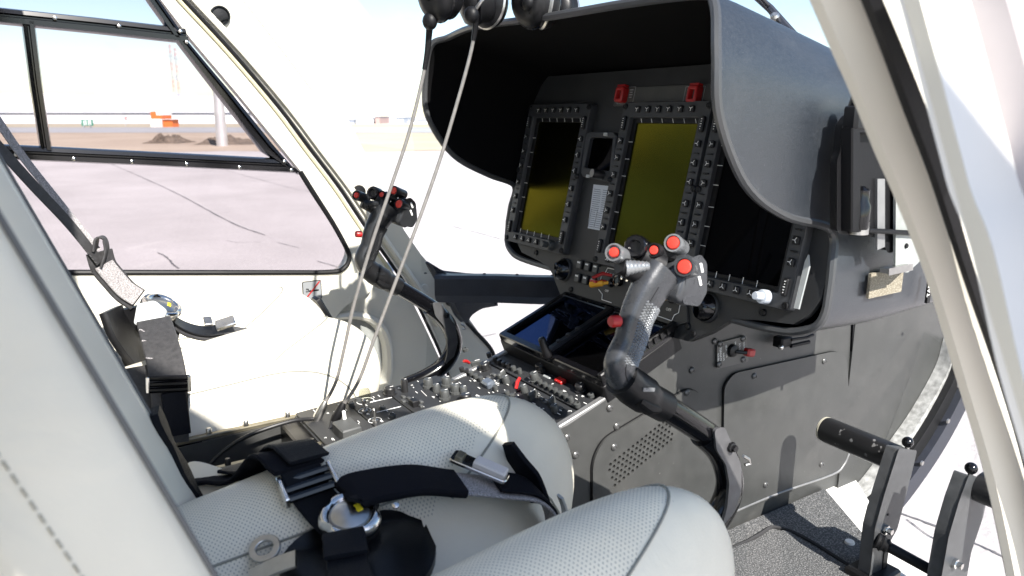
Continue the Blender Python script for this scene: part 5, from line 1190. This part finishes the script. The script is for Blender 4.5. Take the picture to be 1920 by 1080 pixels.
# ================================================================== CYCLIC STICKS
YC = -.38
def cyc():
    ct = thing('cyclic_stick', 'cyclic control stick with red topped grip in front of the near seat', 'control stick', atY(1350, 985, YC), 'cyclic sticks')
    def A(px, py, dy=0.0): return atY(px, py, YC) + V((0, dy, 0))
    ax = catmull([A(1240, 508), A(1216, 545), A(1194, 590), A(1180, 640), A(1163, 682), A(1172, 712), A(1200, 733)], 6)
    hw = [.0255, .0235, .0205, .0195, .0205, .0185, .0165]
    rings = []
    def hwat(i): q = i / (len(ax) - 1) * (len(hw) - 1); k = min(int(q), len(hw) - 2); return hw[k] + (hw[k + 1] - hw[k]) * (q - k)
    frames = []
    for i, p in enumerate(ax):
        t = norm(ax[min(i + 1, len(ax) - 1)] - ax[max(i - 1, 0)]); s = norm(t.cross(V((0, 1, 0)))); y = V((0, 1, 0)); h = hwat(i); frames.append((p, t, s, h))
        rings.append([p + s * h * math.copysign(abs(math.cos(a)) ** .85, math.cos(a)) + y * (.76 * h) * math.copysign(abs(math.sin(a)) ** .85, math.sin(a)) for a in [2 * math.pi * k / 32 for k in range(32)]])
    mb = MB(); mb.loft(rings); gr = mb.build('grip', m_gripsilver if False else m_grip, ct, smooth=60)
    mb = MB(); mb.tube([f[0] + f[2] * f[3] * -.25 + V((0, -.76 * f[3] * .975, 0)) for f in frames[5:30]], .0006, 5); mb.build('mould_line', m_rubber, gr)
    # checkered finger patch facing the camera
    mb = MB()
    for i in range(44):
        q = 9 + i * 14.5 / 44; k = int(q); fr_ = q - k; p = frames[k][0].lerp(frames[k + 1][0], fr_); h = frames[k][3]; s = frames[k][2]; t = frames[k][1]
        for j in range(12):
            if (i + j) % 2: continue
            ang = math.radians(-90 + (j - 2.2) * 8.0); c_, s_ = math.cos(ang), math.sin(ang)
            d = s * h * math.copysign(abs(c_) ** .85, c_) + V((0, 1, 0)) * .76 * h * math.copysign(abs(s_) ** .85, s_); nn = norm(s * c_ + V((0, 1, 0)) * s_ * 1.3); e1 = t * .0023; e2 = norm(nn.cross(t)) * .0023; o = p + d
            mb.add([o - e1, o + e2, o + e1, o - e2, o + nn * .0024], [(0, 1, 4), (1, 2, 4), (2, 3, 4), (3, 0, 4)])
    o = mb.build('checkering', m_gripsilver, gr, smooth=0); o['kind'] = 'stuff'
    # head block
    hb = A(1258, 512); HM = frame(hb, (-.72, -.30, .30), (.25, 0, 1)); HX = HM.to_3x3()
    mb = MB(); mb.prism(roundpoly([(-.030, -.028), (.022, -.033), (.026, -.018), (.026, .018), (.015, .027), (-.018, .016)], .008), .030, HM @ Matrix.Translation((0, 0, -.022)), 0, .006); hd_ = mb.build('grip_head', m_grip, gr, smooth=50)
    mb = MB(); hm2 = A(1273, 512, -.030); mb.prism(roundpoly(px2([(1256, 558), (1266, 484), (1284, 476), (1294, 490), (1294, 540), (1282, 562)], YC), .003), .030, XZ(YC + .006), 0, .003); sdp = mb.build('head_side_plate', m_grip, hd_)
    for px, py in ((1286, 496), (1283, 520)):
        mb = MB(); mb.box((0, 0, 0), (.0035, .012, .003), frame(A(px, py, -.0248), (0, -1, 0), (.35, 0, -1)) , 0, .001); mb.build('side_mark', m_legend, hd_)
    bd_ = norm(V((-.80, -.42, .30)))
    def button(px, py, r, ln, name, body, capm, rc, dy=-.01, guard=True):
        tip = A(px, py, dy) + bd_ * .008; M = frame(tip - bd_ * ln, bd_); mb = MB()
        mb.lathe([(r * .92, 0), (r * .95, ln * .5), (r, ln * .95), (r * .96, ln), (r * .80, ln), (r * .76, ln * .86), (.001, ln * .86)], 24, M, cap=False); b_ = mb.build(name, body, hd_)
        mb = MB(); mb.lathe([(rc, ln * .84), (rc, ln * .97), (rc * .85, ln * 1.02), (rc * .5, ln * 1.035), (.001, ln * 1.04)], 20, M); mb.build('button_cap', capm, b_); return b_
    button(1258, 456, .0108, .036, 'push_button', m_gripsilver, m_redb, .0076, -.006)
    button(1260, 496, .0118, .026, 'push_button', m_grip, m_redb, .0084, -.022)
    button(1168, 478, .0105, .034, 'trim_button', m_gripsilver, m_redb, .0058, .012)
    button(1229, 471, .0085, .018, 'push_button', m_rubber, m_redb, .0052, .0)
    tip = A(1203, 464, .012); M = frame(tip - bd_ * .03, bd_); mb = MB(); rg = []
    for rr_, z in ((.010, 0), (.0135, .008), (.0135, .027), (.0115, .030), (.0075, .030), (.006, .026), (.001, .026)): rg.append([M @ V((rr_ * (1 + .05 * (k % 2)) * math.cos(2 * math.pi * k / 28), rr_ * (1 + .05 * (k % 2)) * math.sin(2 * math.pi * k / 28), z)) for k in range(28)])
    mb.loft(rg); mb.build('hat_switch', m_gloss, hd_)
    mb = MB(); c0 = A(1180, 505, .008); c1 = A(1212, 498, -.004)
    P = [c0.lerp(c1, k / 12) for k in range(13)]; mb.tube(P, [.0095 + (.0008 if k % 2 else 0) - .0004 * k for k in range(13)], 16); mb.build('ribbed_boot', m_gripsilver, hd_)
    mb = MB(); mb.tube([A(1175, 500, .012), A(1215, 520, .006), A(1250, 530, 0)], [.010, .014, .016], 12); mb.tube([A(1215, 480, .012), A(1240, 500, .004)], [.012, .016], 12); mb.tube([A(1235, 470, .006), A(1262, 480, .0)], .008, 10); mb.build('head_neck', m_rubber, hd_)
    mb = MB(); mb.lathe([(.0068, 0), (.0068, .010), (.0055, .012), (.001, .0122)], 14, frame(A(1160, 602, .0), V((-1, 0, .1)))); tr1 = mb.build('trigger_button', m_red, gr)
    # collar, shaft, curved arm and bracket
    mb = MB(); P = [A(1165, 708), A(1185, 725), A(1215, 745), A(1245, 762)]; mb.tube(catmull(P, 5), [.0215] * 5 + [.0225] * 5 + [.0195] * 6, 22); mb.build('collar', m_black, ct)
    mb = MB(); mb.tube([A(1180, 742, -.015), A(1200, 756, -.014), A(1222, 760, -.012)], [.007, .010, .006], 10); mb.build('connector', m_rubber, ct)
    mb = MB(); mb.box((0, 0, 0), (.018, .0045, .0016), frame(A(1192, 720, -.0222), (0, -1, 0), (.2, 0, 1))); mb.build('collar_label', m_gripsilver, ct)
    mb = MB(); mb.tube([A(1230, 752), A(1290, 790), A(1338, 822)], .0165, 20); mb.tube([A(1232, 753), A(1240, 759)], .0185, 20); mb.build('shaft', m_gloss, ct)
    mb = MB(); P = catmull([A(1318, 812), A(1345, 838), A(1362, 870), A(1368, 910), A(1356, 950), A(1330, 990), A(1285, 1030), A(1240, 1060)], 6); mb.tube(P, .0185, 20); mb.build('curved_arm', m_gloss, ct)
    q = px2([(1338, 805), (1355, 800), (1368, 830), (1386, 870), (1387, 915), (1376, 955), (1352, 985), (1362, 950), (1366, 905), (1360, 870), (1342, 842)], YC - .02); mb = MB(); mb.prism(roundpoly(q, .006), .005, XZ(YC - .0175), 0, .001); br = mb.build('bracket_plate', mat('bracket grey', (.12, .12, .125), .4, .5, var=.15, vscale=60), ct)
    mb = MB(); mb.lathe([(.007, 0), (.007, .004), (.0045, .005), (.0045, .009), (.001, .009)], 6, frame(A(1345, 826, -.0225), (0, -1, 0))); mb.build('bolt', m_black, br)
    mb = MB(); mb.tube([A(1383, 850, -.01), A(1391, 855, -.012), A(1393, 863, -.012), A(1386, 866, -.01)], .0022, 6); mb.build('wire_loop', m_steel, br)
    return ct
cy1 = cyc()
cy2 = copy_tree(cy1, Matrix.Translation((.012, .80, -.006)), 'cyclic control stick on the far side, rising before the cream door')

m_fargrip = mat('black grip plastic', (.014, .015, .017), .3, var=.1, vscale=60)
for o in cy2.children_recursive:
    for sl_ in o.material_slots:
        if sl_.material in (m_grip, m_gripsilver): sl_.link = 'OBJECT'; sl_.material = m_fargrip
# ================================================================== PEDALS
def pedal(Y0, outl, barA, barB, label, ball):
    p = thing('rudder_pedal', label, 'pedal', atY(*outl[-2], Y0), 'rudder pedals')
    mb = MB(); q = roundpoly(px2(outl, Y0), .004); mb.prism(q, .022, XZ(Y0 + .011), 0, .002); ar = mb.build('arm', mat('pedal paint', (.055, .057, .060), .38, var=.2, vscale=60, bump=.1, bscale=500) if 'pedal paint' not in MATS else MATS['pedal paint'], p)
    mb = MB(); t = norm(barB - barA); mb.tube([barA, barA + t * .004, barB - t * .006, barB], [.018, .0235, .0235, .0225], 26); mb.build('foot_bar', mat('worn bar', (.014, .014, .015), .33, speck=(60, .66, (.15, .15, .15)), bump=.15, bscale=300) if 'worn bar' not in MATS else MATS['worn bar'], p)
    mb = MB(); mb.tube([barB - t * .0005, barB + t * .0035], [.0232, .0225], 26); mb.build('bar_cap', mat('cap ivory', (.50, .47, .38), .5) if 'cap ivory' not in MATS else MATS['cap ivory'], p)
    b = atY(*ball, Y0); mb = MB(); mb.sphere(b, .0092); mb.build('ball', m_gloss, p); mb = MB(); mb.tube([b - V((0, 0, .022)), b - V((0, 0, .006))], .0035, 10); mb.build('ball_stem', m_chrome, p)
    return p, ar
pd1, ar1 = pedal(-.39, [(1674, 838), (1706, 842), (1692, 900), (1670, 985), (1656, 1010), (1645, 1090), (1630, 1200), (1598, 1200), (1622, 1060), (1630, 985), (1648, 920)], V((1.178, -.376, .437)), V((1.186, -.232, .437)), 'left rudder pedal, worn foot bar pointing at the console', (1702, 829))
pd2, ar2 = pedal(-.50, [(1803, 886), (1842, 900), (1828, 965), (1806, 1030), (1796, 1090), (1790, 1200), (1745, 1200), (1752, 1080), (1766, 1000), (1785, 935)], V((1.162, -.508, .452)), V((1.158, -.648, .452)), 'right rudder pedal, partly hidden by the slanted door post', (1821, 878))
for pr, p, Y0 in ((ar1, (1659, 992), -.39), (ar2, (1788, 1055), -.50)):
    mb = MB(); mb.lathe([(.008, 0), (.008, .005), (.005, .006), (.005, .013), (.001, .013)], 6, frame(atY(*p, Y0 - .0112), (0, -1, 0))); mb.build('bolt', m_chrome, pr)
mb = MB(); mb.lathe([(.0022, 0), (.002, .001), (.0005, .001)], 8, frame(atY(1665, 965, -.4012), (0, -1, 0))); mb.build('rivet', m_rubber, ar1)
mb = MB(); q = px2([(1640, 1078), (1645, 1030), (1652, 1026), (1648, 1078)], -.39); mb.prism(q, .002, XZ(-.4005)); mb.build('slot', m_rubber, ar1)
for pp, pts, Y0 in ((pd1, [(1641, 950), (1632, 985), (1628, 1020), (1624, 1060)], -.36), (pd2, [(1770, 1015), (1762, 1050), (1756, 1090)], -.47)):
    mb = MB(); mb.tube([atY(*q, Y0) for q in pts], .012, 12); mb.build('clevis', m_rubber, pp)
mb = MB(); a, c = atY(1642, 1012, -.40), atY(1762, 1078, -.485); t = c - a; mb.tube([a, a + t * .02, a + t * .06, a + t * .10, a + t * .14, a + t * .18, a + t * .22, c], [.012, .014, .012, .014, .011, .012, .0085, .0085], 14); mb.build('link_rod', m_rubber, pd1)
for pp, x, y in ((pd1, 1.115, -.39), (pd2, 1.13, -.50)):
    mb = MB(); mb.box((x, y, FL + .012), (.07, .06, .024), None, 0, .004); mb.build('floor_bracket', m_black, pp)

# ================================================================== HEADSETS AND CORDS
mb = MB(); mb.tube(catmull([(.20, .03, 1.44), (.36, .03, 1.40), (.50, .03, 1.335), (.66, .03, 1.335), (.72, .03, 1.36)], 6), .006, 8); mb.build('headset_hook', m_steel, fus)
def headset(x, dy, lab, mic, ang):
    h = thing('headset', lab, 'headset', (x, .03 + dy, 1.33), 'headsets hung above the glareshield')
    c = V((x, .03 + dy, 1.33)); R = Matrix.Rotation(math.radians(ang), 4, 'Z')
    mb = MB(); mb.tube([c + R @ V((.065 * math.sin(a), 0, -.105 + .112 * math.cos(a))) for a in [math.radians(-118 + 236 * k / 24) for k in range(25)]], .008, 8, flat=.5); mb.build('headband', m_rubber, h)
    for s in (-1, 1):
        ec = c + R @ V((s * .052, 0, -.158)); M = frame(ec, R @ V((s, 0, -.12))) @ Matrix.Diagonal((.82, 1, 1, 1)); mb = MB()
        mb.lathe([(.012, -.024), (.030, -.023), (.036, -.014), (.034, -.004), (.038, .0), (.039, .010), (.034, .020), (.020, .026), (.001, .027)], 28, M); e = mb.build('ear_cup', m_black, h, smooth=60)
        mb = MB(); mb.lathe([(.0385, .003), (.0405, .006), (.0385, .009)], 28, M, cap=False); mb.build('cup_ring', m_steel if s > 0 else m_gloss, e)
        mb = MB(); mb.lathe([(.010, .026), (.009, .031), (.003, .033), (.001, .033)], 14, M); mb.build('volume_knob', m_gloss, e)
        mb = MB(); [mb.box((-.006 + .006 * k, .016, .0245), (.003, .0016, .002), M) for k in range(3)]; mb.build('cup_marks', m_grey_leg, e)
    e0 = c + R @ V((-.052, -.02, -.165)); P = catmull([e0, e0 + (V(mic) - e0) * .5 + V((0, -.02, .01)), V(mic)], 6); mb = MB(); mb.tube(P, .0028, 8); bm_ = mb.build('mic_boom', m_steel, h)
    mb = MB(); mb.sphere(V(mic), .0125, sc=(.85, 1, 1.0)); mb.build('microphone', m_rubber, bm_); return h
headset(.585, .005, 'black headset with round ear cups, leftmost above the hood', atY(806, 40, .02), 20)
headset(.655, -.01, 'black headset hanging second from the left above the hood', atY(884, 28, .0), -15)
headset(.74, .01, 'black headset hanging rightmost above the hood', atY(990, 5, .0), 30)
def cord(name, lab, pts, yy, black, plug, tail, plm):
    c = thing(name, lab, 'cord', atY(*pts[-1], yy[1]), 'headset cords')
    n = len(pts); P = catmull([atY(*p, yy[0] + (yy[1] - yy[0]) * k / (n - 1)) for k, p in enumerate(pts)], 8); mb = MB(); mb.tube(P, .0027, 10); mb.build('cable', m_silver_cord, c)
    mb = MB(); mb.tube(P[:black], [.0052 - .0018 * k / black for k in range(black)], 10); mb.build('strain_relief', m_rubber, c)
    E = P[-1]; mb = MB(); mb.tube([E + V((.004, 0, .008)), E, E + V((-.008, .004, -.016)), E + V((-.014, .006, -.03))], [.004, .0065, .0075, .005], 12); mb.build('plug', plm, c)
    mb = MB(); mb.tube(catmull([E + V((-.012, .006, -.02))] + tail, 8), .0032, 10); mb.build('tail_lead', m_black_cord, c)
cord('hanging_cord', 'left grey headset cord hanging down to the console jack', [(806, 45), (800, 105), (786, 175), (765, 255), (735, 345), (696, 460), (664, 570), (645, 655), (630, 715), (606, 762)], (.03, .09), 12, None, [atY(545, 790, .09), atY(470, 815, .09), atY(420, 845, .10), atY(385, 880, .10)], m_steel)
cord('hanging_cord', 'right grey headset cord hanging down to the console jack', [(892, 28), (890, 60), (880, 110), (858, 190), (828, 290), (790, 400), (745, 520), (700, 640), (672, 715), (640, 765)], (.01, .06), 12, None, [atY(615, 810, .05), atY(575, 855, .045), atY(540, 890, .04)], m_rubber)

# ================================================================== WIPER outside the windshield
wp = thing('windshield_wiper', 'dark wiper arm outside the windshield above the hood', 'wiper', atX(1470, 50, 1.25))
a, c = atX(1385, -35, 1.25), atX(1500, 82, 1.27); mb = MB(); mb.tube([a, a.lerp(c, .5) + V((.004, 0, .006)), c], [.006, .008, .010], 8); mb.build('arm', m_navy, wp)
q = atX(1452, 36, 1.257); mb = MB(); mb.lathe([(.009, 0), (.009, .01), (.005, .014), (.001, .014)], 10, frame(q, (-.6, -.5, .6))); mb.build('joint', m_steel, wp)
mb = MB(); mb.tube([a + V((-.02, 0, .03)), a.lerp(c, .55) + V((-.012, 0, .014))], .004, 6); mb.build('blade', m_rubber, wp)
